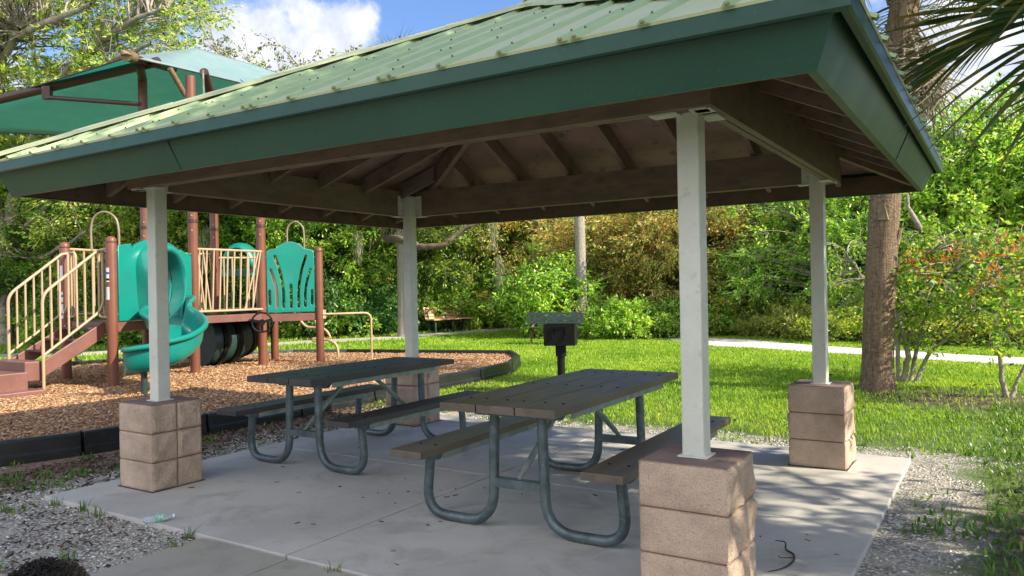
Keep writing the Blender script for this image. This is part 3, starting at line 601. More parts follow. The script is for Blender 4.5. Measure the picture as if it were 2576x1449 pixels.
def pier(px, py, seed, rough_sides):
    """three courses of split-face block; two rough faces, mortar grooves, a vertical joint on the x faces"""
    rr = np.random.default_rng(seed); q = MB()
    for cz in range(3):
        z0 = .2035*cz+.004; z1 = z0+.1965
        for (x0, x1, y0, y1) in ((-.2, .2, -.2, -.003), (-.2, .2, .003, .2)):
            # sheet of each outer face, displaced where split
            nx = 26; nz = 14
            def face(p0, p1, nrm, rough):
                rows = []; ph = rr.uniform(0, 6, 6); L_ = (Vector(p1)-Vector(p0)).length
                for j in range(nz+1):
                    row = []
                    for i in range(nx+1):
                        u = i/nx; v = j/nz; e = min(u, 1-u)*L_; e2 = min(v, 1-v)*.2
                        f = min(1, e/.022)*min(1, e2/.016)
                        dsp = 0.
                        if rough:
                            facet = .5+.5*math.sin(5*u+4*v*(1 if ph[1] > 3 else -1)+ph[0]); ridge = abs(math.sin(3.1*u-2.2*v+ph[2])); dsp = .75*(.002+.020*max(0, facet-.35)*(1 if ridge > .45 else .45)+.016*abs(u-.5-.6*(v-.5)*(1 if ph[3] > 3 else -1))*(1 if ph[4] > 3 else .3)+.007*rr.uniform())*f
                        else: dsp = .0038*rr.uniform()*f
                        rnd_ = -.003*(1-min(1, e/.006))-.004*(1-min(1, e2/.008))
                        p = Vector(p0).lerp(Vector(p1), u); row.append(p+Vector((0, 0, z0+(z1-z0)*v))+Vector(nrm)*(dsp+rnd_))
                    rows.append(row)
                q.grid([[x_ for x_ in r_] for r_ in rows])
            rs = rough_sides
            face((px+x0, py+y0, 0), (px+x1, py+y0, 0), (0, -1, 0), 'S' in rs and y0 < -.1) if y0 < -.1 else None
            face((px+x1, py+y1, 0), (px+x0, py+y1, 0), (0, 1, 0), 'N' in rs) if y1 > .1 else None
            face((px+x1, py+y0, 0), (px+x1, py+y1, 0), (1, 0, 0), 'E' in rs)
            face((px+x0, py+y1, 0), (px+x0, py+y0, 0), (-1, 0, 0), 'W' in rs)
            q.addv([(px+x0, py+y0, z1), (px+x1, py+y0, z1), (px+x1, py+y1, z1), (px+x0, py+y1, z1), (px+x0, py+y0, z0), (px+x1, py+y0, z0), (px+x1, py+y1, z0), (px+x0, py+y1, z0)], [(0, 1, 2, 3), (7, 6, 5, 4)])
    p = q.build('pier', 'block', sh, auto=28)
    q = MB(); q.box((px, py, .305), (.384, .384, .60)); q.build('mortar', 'mortar', p)
    q = MB(); q.box((px, py, .6085), (.392, .392, .007)); q.build('pier_cap', 'blocktop', p, bevel=.002)
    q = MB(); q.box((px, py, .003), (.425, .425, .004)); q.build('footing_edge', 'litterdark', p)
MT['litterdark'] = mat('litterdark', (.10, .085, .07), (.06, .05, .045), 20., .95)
pier(A_, 0, 1, 'EN'); pier(0, 0, 2, 'EW'); pier(0, B_, 3, 'SEN'); pier(A_, B_, 4, 'EW')

# ================================================================== PICNIC TABLES
def picnic_table(loc, rz, ht, L, wt, wseat, yf, label, wood):
    t_ = empty('picnic_table', loc, label, 'table', 'picnic tables under the shelter', rz)
    bt = .045; bw = (wt-.016)/3
    q = MB()
    for i in (-1, 0, 1): q.box((i*(bw+.008), 0, ht-bt/2), (bw, L, bt))
    q.cur = 1
    for i in (-1, 0, 1):
        for y_ in (-yf-.02, 0, yf+.02):
            for s_ in (-.055, .055): q.disc((i*(bw+.008)+s_, y_, ht-.001), (0, 0, 1), .009, .005, 10)
    q.build('tabletop', [wood, 'black'], t_, False, bevel=.006)
    sx = wseat/2-.12; rt = .030
    for s_ in (-1, 1):
        q = MB(); q.box((s_*sx, 0, .43), (.235, L, .042)); q.cur = 1
        for y_ in (-yf-.02, yf+.02):
            for d_ in (-.055, .055): q.disc((s_*sx+d_, y_, .450), (0, 0, 1), .009, .005, 10)
        q.build('seat', [wood, 'black'], t_, False, bevel=.006)
    for e in (-1, 1):
        y_ = e*yf
        for s_ in (-1, 1):
            P = fillet([(s_*.155, y_, ht-.085), (s_*.175, y_, .031), (s_*(sx+.035), y_, .031), (s_*(sx+.0), y_, .365)], .19, 8)
            q = MB(); q.tube(P, rt, 14)
            q.build('leg', 'galv', t_, False, auto=50)
            q = MB(); q.prism([(s_*sx-.1, y_-.02, .4085), (s_*sx+.1, y_-.02, .4085), (s_*sx+.06, y_-.02, .36), (s_*sx-.06, y_-.02, .36)], (0, .04, 0)); q.build('seat_bracket', 'galv', t_, False)
        q = MB(); q.prism([(-wt/2+.05, y_-.02, ht-.0455), (wt/2-.05, y_-.02, ht-.0455), (wt/2-.09, y_-.02, ht-.095), (-wt/2+.09, y_-.02, ht-.095)], (0, .04, 0)); q.build('top_bracket', 'galv', t_, False)
        q = MB(); q.prism([(-.15, y_-.022, .30), (.15, y_-.022, .30), (.15, y_-.022, .295), (-.15, y_-.022, .295)], (0, .05, 0)); q.box((0, y_-.022, .275), (.30, .006, .05)); q.build('cross_bar', 'galv', t_, False)
        q = MB(); q.tube([(0, y_, .30), (0, y_-e*.09, .36), (0, y_-e*(yf-.16), ht-.09), (0, y_-e*(yf-.10), ht-.06)], [.012, .019, .019, .012], 10); q.build('brace', 'galvlight', t_, False, auto=50)
    q = MB()
    for s_ in (-1, 1): q.box((s_*(wt/2-.03), 0, ht-.0655), (.006, L-.5, .04)); q.box((s_*(wt/2-.05), 0, ht-.048), (.04, L-.5, .004))
    for s_ in (-1, 1):
        q.box((s_*sx+.09, 0, .387), (.006, L-.5, .043)); q.box((s_*sx-.09, 0, .387), (.006, L-.5, .043))
    q.build('side_rail', 'galvlight', t_, False)
    return t_
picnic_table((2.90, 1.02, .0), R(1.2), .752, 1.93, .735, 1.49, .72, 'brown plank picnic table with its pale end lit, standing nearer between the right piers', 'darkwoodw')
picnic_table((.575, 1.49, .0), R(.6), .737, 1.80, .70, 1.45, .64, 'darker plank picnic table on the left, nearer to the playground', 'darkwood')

# ================================================================== SMALL THINGS ON THE SLAB
bo = empty('plastic_bottle', (.875, -.60, .024), 'crushed clear plastic bottle with a green label lying on the slab edge', 'bottle', rz=R(65))
m, t, b = newmat('plastic_clear'); b.inputs['Base Color'].default_value = (.75, .85, .9, 1); b.inputs['Roughness'].default_value = .15; b.inputs['Transmission Weight'].default_value = .75; b.inputs['IOR'].default_value = 1.2; MT['clear'] = m
q = MB(); P = [(-.1+.02*i, .004*math.sin(i*2.1), .003*math.cos(i*1.7)) for i in range(11)]; q.tube(P, [.012, .026, .030, .026, .031, .024, .030, .029, .020, .013, .013], 12)
q.build('bottle_body', 'clear', bo, False, auto=60)
q = MB(); q.tube([(-.018, .0, 0), (.03, .002, 0)], [.0315, .0315], 12, cap=False); MT['lgreen'] = mat('lgreen', (.10, .36, .24), (.45, .6, .55), 60.); q.build('bottle_label', 'lgreen', bo, False, smooth=True)
bo.scale = (.82, .82, .82); q = MB(); q.cyl((0, 0), .014, 0, .014, 10); o = q.build('cap', 'white', bo, False); o.rotation_euler = (0, R(90), 0); o.location = (.1, .004, 0)
q = MB(); q.tube(smoothpath([(4.20, .83, .008), (4.26, .79, .02), (4.285, .70, .012), (4.33, .66, .008), (4.355, .55, .012), (4.33, .43, .008), (4.28, .36, .006)], 4), [.002+.0035*math.sin(i/24*PI) for i in range(25)], 6)
q.tube([(4.345, .60, .01), (4.29, .575, .008), (4.27, .60, .006)], .003, 5); MT['twigdark'] = mat('twigdark', (.03, .022, .016), (.05, .035, .025), 30., .9); prop(q.build('fallen_twig', 'twigdark'), 'small dark curved twig lying on the slab beside the nearest right pier', 'twig')
# toddler's curly head at the lower left of the view
hp = Vector((3.405, -2.52, .0))
pe = prop(bpy.data.objects.new('person', None), 'small child with dark curly hair seen from behind, standing near the camera', 'person'); COL.objects.link(pe); pe.location = (hp.x, hp.y, 0)
def skin_mesh(name, V, Eg, Rd, mt, parent, sub=2):
    me = bpy.data.meshes.new(name); me.from_pydata(V, Eg, []); o = link(name, me, mt, parent, True); md = o.modifiers.new('skin', 'SKIN'); md.use_smooth_shade = True
    for v, r in zip(me.skin_vertices[0].data, Rd): v.radius = (r, r) if not isinstance(r, tuple) else r
    me.skin_vertices[0].data[0].use_root = True; u = o.modifiers.new('u', 'SUBSURF'); u.levels = u.render_levels = sub; return o
V = [(0, 0, .34), (0, 0, .43), (0, .0, .52), (0, .0, .565), (0, .005, .60), (0, .01, .67), (0, .01, .725),
     (-.08, 0, .515), (-.125, .01, .41), (-.12, .06, .33), (-.115, .075, .30), (.08, 0, .515), (.125, .01, .41), (.12, .06, .33), (.115, .075, .30),
     (-.05, 0, .30), (-.055, .005, .16), (-.055, -.005, .02), (-.058, .05, -.005), (.05, 0, .30), (.055, .005, .16), (.055, -.005, .02), (.058, .05, -.005)]
Eg = [(0, 1), (1, 2), (2, 3), (3, 4), (4, 5), (5, 6), (2, 7), (7, 8), (8, 9), (9, 10), (2, 11), (11, 12), (12, 13), (13, 14), (0, 15), (15, 16), (16, 17), (17, 18), (0, 19), (19, 20), (20, 21), (21, 22)]
Rd = [.085, .08, .07, .035, .05, .078, .065, .035, .026, .02, .018, .035, .026, .02, .018, .052, .038, .028, .024, .052, .038, .028, .024]
body = skin_mesh('body', V, Eg, Rd, 'skin', pe)
skin_mesh('shirt', [(0, 0, .33), (0, 0, .43), (0, 0, .52), (0, 0, .548), (-.08, 0, .515), (-.118, .008, .44), (.08, 0, .515), (.118, .008, .44)], [(0, 1), (1, 2), (2, 3), (2, 4), (4, 5), (2, 6), (6, 7)], [.095, .09, .08, .05, .042, .036, .042, .036], 'cloth', pe)
skin_mesh('trousers', [(0, 0, .34), (-.05, 0, .29), (-.056, .005, .16), (-.056, 0, .07), (.05, 0, .29), (.056, .005, .16), (.056, 0, .07)], [(0, 1), (1, 2), (2, 3), (0, 4), (4, 5), (5, 6)], [.092, .06, .046, .04, .06, .046, .04], 'trouser', pe)
for s_ in (-1, 1):
    for k in range(4):
        q = MB(); x0 = s_*.115+(k-1.5)*.009; q.tube([(x0, .075, .30), (x0, .088, .282), (x0, .088, .27-.003*(k % 2)), (x0, .082, .26)], [.006, .0055, .005, .004], 6); q.build('finger', 'skin', pe, False, smooth=True)
    q = MB(); q.tube([(s_*.10, .078, .305), (s_*.088, .09, .292), (s_*.09, .095, .28)], [.007, .006, .0045], 6); q.build('thumb', 'skin', pe, False, smooth=True)
    q = MB(); q.tube([(s_*.081, .01, .655), (s_*.088, .005, .675), (s_*.083, .005, .69)], [.008, .014, .008], 8); q.build('ear', 'skin', pe, False, smooth=True)
    q = MB(); q.tube([(s_*.03, .088, .672), (s_*.03, .093, .672)], [.012, .006], 10); q.build('eye', 'black', pe, False, smooth=True)
q = MB(); q.tube([(0, .088, .668), (0, .104, .648), (0, .09, .64)], [.006, .011, .006], 8); q.build('nose', 'skin', pe, False, smooth=True)
q = MB(); q.tube([(-.022, .084, .622), (0, .09, .618), (.022, .084, .622)], [.004, .007, .004], 8); q.build('mouth', 'skin', pe, False, smooth=True)
hv = unit(rng.normal(size=(5200, 3))); hv = hv[(hv[:, 2] > -.35) & ~((hv[:, 1] > .45) & (hv[:, 2] < .45))][:3900]; q = MB()
ic = bpy.data.meshes.new('x'); q.tube([Vector((0, .0, .655))+Vector((0, 0, .0)), (0, 0, .69), (0, 0, .73), (0, 0, .757), (0, 0, .768)], [.092, .098, .082, .05, .01], 20)
for h_ in hv:                                  # curls
    c0 = Vector((0, .005, .685))+Vector(h_)*.086; d = Vector(h_); u = d.orthogonal().normalized(); w2 = d.cross(u); a0 = random.uniform(0, 6); rr = random.uniform(.004, .008); ln = random.uniform(.008, .024)
    q.tube([c0+d*ln*i/6+(u*math.cos(a0+i*1.3)+w2*math.sin(a0+i*1.3))*rr for i in range(7)], .0013, 3, cap=False)
q.build('hair', 'hair', pe, False, smooth=True)
pe.rotation_euler = (0, 0, R(35))

# ================================================================== PLAY STRUCTURE
CZ = .10
ps = empty('play_structure', (-6.3, 4.7, CZ), 'brown, tan and teal playground structure with a curved slide standing on wood chips', 'playset')
def V3(x, y, z): return Vector((x, y, z))
P1, P2, P3, P4 = V3(-5.37, 2.79, 0), V3(-5.84, 4.44, 0), V3(-5.85, 5.81, 0), V3(-5.24, 6.60, 0)
P5, P6, P7, P8 = V3(-6.47, 6.61, 0), V3(-7.03, 5.73, 0), V3(-6.94, 2.97, 0), V3(-7.45, 4.63, 0)
DK = 1.00
def sub(o, p, z0, z1, r=.075): pass
def post(p, top, r=.072, dome=True, colr='brown'):
    q = MB(); q.cyl((p.x, p.y), r, CZ-.1, top, 18, dome=.06 if dome else 0); o = q.build('post', colr, ps, auto=45)
    q = MB(); q.cyl((p.x, p.y), r+.003, top-.035, top-.02, 18); q.build('cap_ring', 'darkbrown', o, auto=45); return o
for p, tp in ((P1, 2.17), (P4, 2.15), (P7, 2.17)): post(p, tp)
post(P5, 1.98)
q = MB()
q.prism([P1+V3(0, 0, DK-.02), P2+V3(0, 0, DK-.02), P8+V3(0, 0, DK-.02), P7+V3(0, 0, DK-.02)], (0, 0, .02)); q.build('deck', 'darkbrown', ps)
q = MB(); q.prism([P2+V3(0, 0, DK-.02), P3+V3(0, 0, DK-.02), P4+V3(0, 0, DK-.02), P5+V3(0, 0, DK-.02), P6+V3(0, 0, DK-.02), P8+V3(0, 0, DK-.02)], (0, 0, .021)); q.build('deck', 'darkbrown', ps)
def fas(a, b, z0=DK-.13, z1=DK+.005, out=.0, mt='brownpanel', name='deck_edge', th=.03):
    q = MB(); a = a+V3(0, 0, (z0+z1)/2); b = b+V3(0, 0, (z0+z1)/2); d = (b-a).normalized(); n = V3(d.y, -d.x, 0)*out; q.beam(a+n, b+n, th, z1-z0); return q.build(name, mt, ps, bevel=.006)
fas(P1, P2); fas(P3, P4); fas(P7, P1); fas(P8, P6); fas(P6, P5); fas(P7, P8); fas(P2.lerp(P3, .02), P2.lerp(P3, .86), DK-.09, DK+.03, .13, th=.2)
# --- left barrier panel with slide hood between P1 and P2
d12 = (P2-P1).normalized(); n12 = V3(d12.y, -d12.x, 0); Lp = (P2-P1).length; cm = (P1+P2)/2
def pf(u, o, z): return cm + d12*u + n12*o + V3(0, 0, z)       # u along the panel, o outwards
hw = Lp/2-.09
def Mx(o_, ex, ey): ez = ex.cross(ey); return Matrix(((ex.x, ey.x, ez.x, o_.x), (ex.y, ey.y, ez.y, o_.y), (ex.z, ey.z, ez.z, o_.z), (0, 0, 0, 1)))
def placed(me_o, parent): me_o.data.transform(Matrix.Translation(-wloc(parent))); return me_o
arch = [(.30*math.sin(a)*(1.0), 1.60+.36*math.cos(a)) for a in np.linspace(-PI/2, PI/2, 15)]
hole = [(-.22, 1.06), (-.24, 1.30)]+arch+[(.24, 1.30), (.22, 1.06)]
out_ = [(-hw, 1.02), (-hw, 2.10), (-.52, 2.14)]+[(.50*math.sin(a), 2.02+.20*math.cos(a)) for a in np.linspace(-PI/2+.2, PI/2-.2, 11)]+[(.52, 2.10), (hw, 2.0), (hw, 1.02)]
placed(curve_plate('slide_panel', out_, [hole], .05, .012, 'teal', ps, Mx(cm, d12, V3(0, 0, 1))), ps)
q = MB(); NA = 22
def ring(k, w_, o, zt, zb, ws):           # hood section: from the panel arch to the mouth rim
    pts = []
    for i in range(NA+1):
        a = -PI/2+PI*i/NA; pts.append((w_*math.sin(a), zt-.42+.42*math.cos(a)))
    return [(-ws*.8, zb), (-ws, zb+.22), (-w_*.98, zt-.62)]+pts+[(w_*.98, zt-.62), (ws, zb+.22), (ws*.8, zb)]
secs = [(.44, .02, 2.20, .98, .42), (.43, .10, 2.20, .98, .36), (.41, .18, 2.17, .98, .31), (.39, .25, 2.13, .98, .29), (.37, .28, 2.10, 1.0, .28), (.34, .28, 2.06, 1.02, .26), (.32, .24, 2.02, 1.04, .25), (.30, .05, 1.98, 1.04, .23)]
q.grid([[pf(u, o, z) for u, z in ring(0, w_, o, zt, zb, ws)] for w_, o, zt, zb, ws in secs])
q.build('slide_hood', 'teal', ps, auto=50, sub=1)
for s_ in (-1, 1):                         # bolsters on the hood sides and clamp lugs
    for z in (2.03, 1.12): q = MB(); q.tube([pf(s_*(hw+.03), .0, z), pf(s_*(hw-.06), .02, z)], .022, 10); q.build('panel_lug', 'teal', ps, auto=50)
# --- curved slide chute
def LD(lat, dep, z): p = CAM+RT0*lat+V3(-math.sin(YAW), math.cos(YAW), 0)*dep; return V3(p.x, p.y, z)
path = smoothpath([pf(.0, .02, 1.05), pf(.03, .26, 1.0), LD(-5.0, 11.14, .89), LD(-4.70, 10.84, .74), LD(-4.48, 10.42, .62), LD(-4.50, 10.12, .50), LD(-4.65, 9.98, .43), LD(-4.76, 9.95, .40), LD(-4.86, 9.96, .385)], 6)
prof = [(-.335, .225), (-.345, .262), (-.315, .27), (-.285, .255), (-.275, .18), (-.262, .09), (-.22, .03), (-.14, .0), (0, -.008), (.14, .0), (.22, .03), (.262, .09), (.275, .18), (.285, .255), (.315, .27), (.345, .262), (.335, .225)]
rows = []; nP = len(path)
for i, p in enumerate(path):
    t_ = (path[min(i+1, nP-1)]-path[max(i-1, 0)]); t_.z = 0; t_.normalize(); sd = V3(t_.y, -t_.x, 0); f = i/(nP-1)
    bank = .20*math.sin(min(1, f*1.15)*PI); wl = 1.0+.25*math.sin(min(1, f*1.1)*PI)
    endf = max(0, (f-.93)/.07)
    rows.append([p+sd*x*(1-.25*endf**2)+V3(0, 0, z*(1+wl*.25*(1 if x < 0 else .2))-x*bank*.5*(1-f)+ (-.0)) for x, z in prof])
q = MB(); q.grid(rows)
e_ = rows[-1]; td = (path[-1]-path[-2]).normalized(); lip = [p+td*.07*math.cos(x/.345*PI/2)-V3(0, 0, .0) for p, (x, z) in zip(e_, prof)]
q.grid([e_, [p.lerp(e_[8]+td*.12+V3(0, 0, .02), .25) for p in lip], [p.lerp(e_[8]+td*.16+V3(0, 0, .0), .85) for p in lip]])
q.build('slide_chute', 'teal', ps, auto=60, solid=.035, sub=1)
q = MB(); fp = V3(-4.06, 2.43, 0); q.tube([V3(fp.x, fp.y, CZ-.05), V3(fp.x+.0, fp.y, .41)], .04, 12); q.build('slide_leg', 'dkgreen', ps, auto=45)
# --- slotted panel P3-P4
d34 = (P4-P3).normalized(); n34 = V3(d34.y, -d34.x, 0); L34 = (P4-P3).length; w2 = L34/2-.085; c34 = (P3+P4)/2
def slot(pts, r=.02):
    P = smoothpath([(x, z, 0) for x, z in pts], 5); L_, R_ = [], []
    for i, p in enumerate(P):
        t_ = (P[min(i+1, len(P)-1)]-P[max(i-1, 0)]).normalized(); s_ = Vector((-t_.y, t_.x, 0)); L_.append(p+s_*r); R_.append(p-s_*r)
    return [(p.x, p.y) for p in L_]+[(P[-1].x+ (P[-1]-P[-2]).normalized().x*r, P[-1].y+(P[-1]-P[-2]).normalized().y*r)]+[(p.x, p.y) for p in reversed(R_)]+[(P[0].x-(P[1]-P[0]).normalized().x*r, P[0].y-(P[1]-P[0]).normalized().y*r)]
hol = [slot([(0, 1.12), (0, 1.52)], .024)]
for s_ in (-1, 1):
    hol += [slot([(s_*.13, 1.12), (s_*.135, 1.45), (s_*.19, 1.78), (s_*.27, 2.04)], .022), slot([(s_*.245, 1.13), (s_*.25, 1.40), (s_*.29, 1.62), (s_*.345, 1.80)], .020), slot([(s_*.365, 1.17), (s_*.368, 1.42)], .020)]
outl = [(-w2, 1.03), (-w2, 2.12), (-w2+.03, 2.15), (-.24, 2.18), (-.17, 2.25), (-.08, 2.29), (0, 2.30), (.08, 2.29), (.17, 2.25), (.24, 2.18), (w2-.03, 2.15), (w2, 2.12), (w2, 1.03)]
pn = placed(curve_plate('barrier_panel', outl, hol, .05, .012, 'teal', ps, Mx(c34, d34, V3(0, 0, 1))), ps)
fc = c34+n34*.03+V3(0, 0, 2.11); q = MB(); q.tube([fc, fc+n34*.012, fc+n34*.022], [.045, .042, .02], 16); q.build('domed_knob', 'black', pn, world=False and True, auto=40)
q = MB(); q.tube(smoothpath([c34+n34*.028+d34*x+V3(0, 0, z) for x, z in ((-.16, 2.2), (-.12, 2.0), (-.05, 1.78), (0, 1.72), (.05, 1.78), (.12, 2.0), (.16, 2.2))], 4), .008, 6); q.build('moulded_ridge', 'teal', pn, auto=60)
for s_ in (-1, 1):
    for z in (2.02, 1.12): q = MB(); q.tube([c34+d34*s_*(w2+.04)+V3(0, 0, z), c34+d34*s_*(w2-.05)+n34*.02+V3(0, 0, z)], .020, 10); q.build('panel_lug', 'teal', ps, auto=50)
# --- tan tube rails
def rail(a, b, zb, zt, tops, mt='tan', r=.021, off=0., name='tube_rail'):
    d = (b-a).normalized(); n = V3(d.y, -d.x, 0)*off; a = a+n; b = b+n; q = MB()
    q.tube([a+V3(0, 0, zt), b+V3(0, 0, zt)], r, 10); q.tube([a+V3(0, 0, zb), b+V3(0, 0, zb)], r, 10)
    for x0, x1 in tops: q.tube([a.lerp(b, x0)+V3(0, 0, zt), a.lerp(b, x1)+V3(0, 0, zb)], r*.72, 8)
    return q.build(name, mt, ps, auto=50)
vb = []
for i in range(10): x = .06+.1*i; vb.append((x, x-.035 if i < 9 else x-.14))
vb += [(.10, .20), (.02, .12), (.93, .70)]
rail(P2, P3, 1.10, 2.12, vb, off=.05)
rail(P8, P6, 1.10, 2.12, [(x, x+(.09 if i % 2 else -.05)) for i, x in enumerate(np.linspace(.08, .92, 10))])
rail(P7, P8, 1.10, 2.12, [(x, x) for x in np.linspace(.1, .9, 8)])
rail(P6, P5, 1.10, 2.05, [(x, x) for x in np.linspace(.15, .85, 6)])
# entry wickets either side of the stairs
for a, b in ((P1.lerp(P7, .05), P1.lerp(P7, .25)), (P7.lerp(P1, .05), P7.lerp(P1, .25))):
    q = MB(); q.tube(fillet([a+V3(0, 0, 2.05), b+V3(0, 0, 2.05), b+V3(0, 0, 1.08), a+V3(0, 0, 1.08)], .09), .02, 10)
    q.tube([a.lerp(b, .5)+V3(0, 0, 2.05), a.lerp(b, .5)+V3(0, 0, 1.08)], .015, 8); q.build('entry_rail', 'tan', ps, auto=50)
# --- stairs going down towards the near left
sxr, sxl = -5.60, -6.46
top_y, bot_y, bz = 2.80, 1.98, .40
for sx in (sxr, sxl):
    q = MB(); q.hexa([(sx-.02, bot_y-.02, bz-.09), (sx+.02, bot_y-.02, bz-.09), (sx+.02, bot_y-.02, bz+.13), (sx-.02, bot_y-.02, bz+.13), (sx-.02, top_y, DK-.20), (sx+.02, top_y, DK-.20), (sx+.02, top_y, DK+.02), (sx-.02, top_y, DK+.02)]); q.build('stringer', 'brownpanel', ps, bevel=.006)
for k in range(4):
    f = (k+.5)/4; q = MB(); q.box(((sxr+sxl)/2, bot_y+(top_y-bot_y)*f, bz+(DK-bz)*f), (sxr-sxl-.04, .24, .03)); q.build('stair_tread', 'darkbrown', ps, bevel=.005)
for sx, zf in ((sxr+.03, CZ), (sxl-.03, bz)):
    y0 = bot_y-.03; ztop0 = 1.42; P = fillet([(sx, y0, zf), (sx, y0, ztop0), (sx, top_y-.10, 2.02), (sx, top_y-.02, 2.02)], .12)
    q = MB(); q.tube(P, .021, 10); zl0, zl1 = bz+.20, DK+.16
    q.tube(fillet([(sx, y0, zl0), (sx, top_y-.08, zl1), (sx, top_y-.02, zl1+.12), (sx, top_y-.02, 2.02)], .08), .019, 10)
    for k in range(1, 7):
        f = k/7; y_ = y0+(top_y-.05-y0)*f; q.tube([(sx, y_, zl0+(zl1-zl0)*f), (sx, y_, ztop0+.6*f)], .015, 8)
    q.build('stair_rail', 'tan', ps, auto=50)
q = MB(); q.box((-6.03, 1.86, .40), (.82, .24, .26)); o = q.build('transfer_step', 'brownpanel', ps, bevel=.012)
q = MB(); q.box((-6.15, 1.52, .25), (1.10, .50, .30)); o = q.build('transfer_platform', 'brownpanel', ps, bevel=.012)
q = MB()
for x_ in (-5.95, -5.75, -6.3): q.disc((x_, 1.268, .33), (0, -1, 0), .015, .008, 8)
q.build('bolt_heads', 'galvlight', o)
q = MB(); q.box((-6.05, 1.42, .135), (1.35, .95, .075)); q.build('base_step', 'brownpanel', ps, bevel=.012)
# --- arches, handrail, loop ladder
def kp(pts, dep, n=6): return smoothpath([at(x, y, dep) for x, y in pts], n)
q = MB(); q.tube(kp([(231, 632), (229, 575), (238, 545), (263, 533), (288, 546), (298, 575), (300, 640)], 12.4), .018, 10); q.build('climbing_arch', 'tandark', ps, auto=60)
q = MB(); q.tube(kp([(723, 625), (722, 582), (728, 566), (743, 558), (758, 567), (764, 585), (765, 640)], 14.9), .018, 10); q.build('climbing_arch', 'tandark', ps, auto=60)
for pts in ([(752, 797), (760, 812), (775, 823), (800, 824), (818, 830), (829, 845), (825, 853), (808, 855), (790, 852), (787, 856), (800, 860)], [(783, 797), (792, 806), (797, 822), (802, 838), (812, 852), (830, 857), (844, 866), (850, 882), (851, 899)]):
    q = MB(); q.tube(kp(pts, 15.0), .026, 10); q.build('loop_ladder', 'tan', ps, auto=60)
hb = V3(-4.71, 7.38, CZ); tz = 1.0
q = MB(); q.tube(fillet([P4+V3(.07, 0, tz-.02), V3(hb.x, hb.y, tz-.02), hb], .14), .021, 10); q.build('handrail', 'tan', ps, auto=50)
q = MB(); q.box(P4+V3(.085, .03, tz-.02), (.012, .06, .16), R(-20)); q.build('mount_plate', 'tan', ps)
for b0, b1 in ((P8+V3(.1, .1, 0), P8+V3(-.2, -.25, 0)),):
    q = MB(); q.tube(fillet([at(196, 868, 12.2), at(207, 885, 12.2), at(188, 893, 12.2), at(192, 905, 12.0), at(205, 908, 12.0)], .05), .022, 8); q.build('step_loop', 'tan', ps, auto=50)
# --- steering wheel on P3
wc = at(659, 811, 14.48*.928-.25); wn = (CAM-wc); wn.z = 0; wn.normalize(); wu = V3(0, 0, 1); ws_ = wn.cross(wu)
q = MB(); q.tube([wc+(ws_*math.cos(a)+wu*math.sin(a))*.165 for a in np.linspace(0, 2*PI, 33)[:-1]], .016, 8, closed=True)
for a in (R(165), R(15), R(270)):
    d_ = ws_*math.cos(a)+wu*math.sin(a); q.beam(wc+d_*.02, wc+d_*.16, .045, .012, wn)
q.disc(wc-wn*.01, wn, .055, .035, 14); q.tube([wc-wn*.15, wc], .02, 8); q.build('steering_wheel', 'black', ps, auto=50)
# --- stickers on the posts
def sticker(p, z0, z1, ang, r=.0755, mt='white', name='sticker'):
    q = MB(); q.grid([[p+V3(math.cos(ang+da)*r, math.sin(ang+da)*r, z) for da in (-.35, -.12, .12, .35)] for z in (z0, z1)]); q.build(name, mt, ps)
ang = math.atan2(CAM.y-P1.y, CAM.x-P1.x)-.75
sticker(P1, 1.58, 1.78, ang); sticker(P1, 1.69, 1.72, ang, .0765, 'blue'); sticker(P1, 1.33, 1.51, ang); sticker(P1, 1.60, 1.63, ang, .0765, 'black')
ang = math.atan2(CAM.y-P7.y, CAM.x-P7.x)-.75
sticker(P7, 1.65, 1.86, ang); sticker(P7, 1.30, 1.46, ang); sticker(P7, 1.38, 1.41, ang, .0765, 'blue'); sticker(P7, 1.05, 1.27, ang)
# --- tube slide at the back: teal hood over the deck, dark ribbed tube curling down
hd = at(606, 690, 15.1); q = MB(); rows = []
for k, (o_, s_) in enumerate(((-.25, .8), (-.1, .98), (.1, 1.0), (.3, .93))):
    rows.append([hd+RT0*(math.cos(a)*.34*s_)+V3(-math.sin(YAW), math.cos(YAW), 0)*o_+V3(0, 0, .12+math.sin(a)*.48*s_) for a in np.linspace(0, PI, 15)])
q.grid(rows); q.build('tube_hood', 'teal', ps, auto=60, solid=.04)
q = MB(); q.box(hd+V3(0, 0, .03), (.75, .1, .16), YAW); q.build('hood_bar', 'teal', ps, bevel=.02)
pth = smoothpath([at(668, 790, 15.3), at(640, 812, 15.0), at(612, 835, 14.6), at(575, 850, 14.2), at(535, 856, 13.9), at(505, 858, 13.7)], 7); nn_ = len(pth); q = MB()
q.tube(pth, [.30+.14*math.sin(i/(nn_-1)*PI*.5) for i in range(nn_)], 20); tb = q.build('tube_slide', 'dkgreen', ps, auto=60)
for i in range(5, nn_-2, 6):
    q = MB(); q.tube([pth[i-1], pth[i], pth[i+1]], [.33+.14*math.sin(i/(nn_-1)*PI*.5)]*3, 20); q.build('tube_rib', 'black', tb, auto=60)

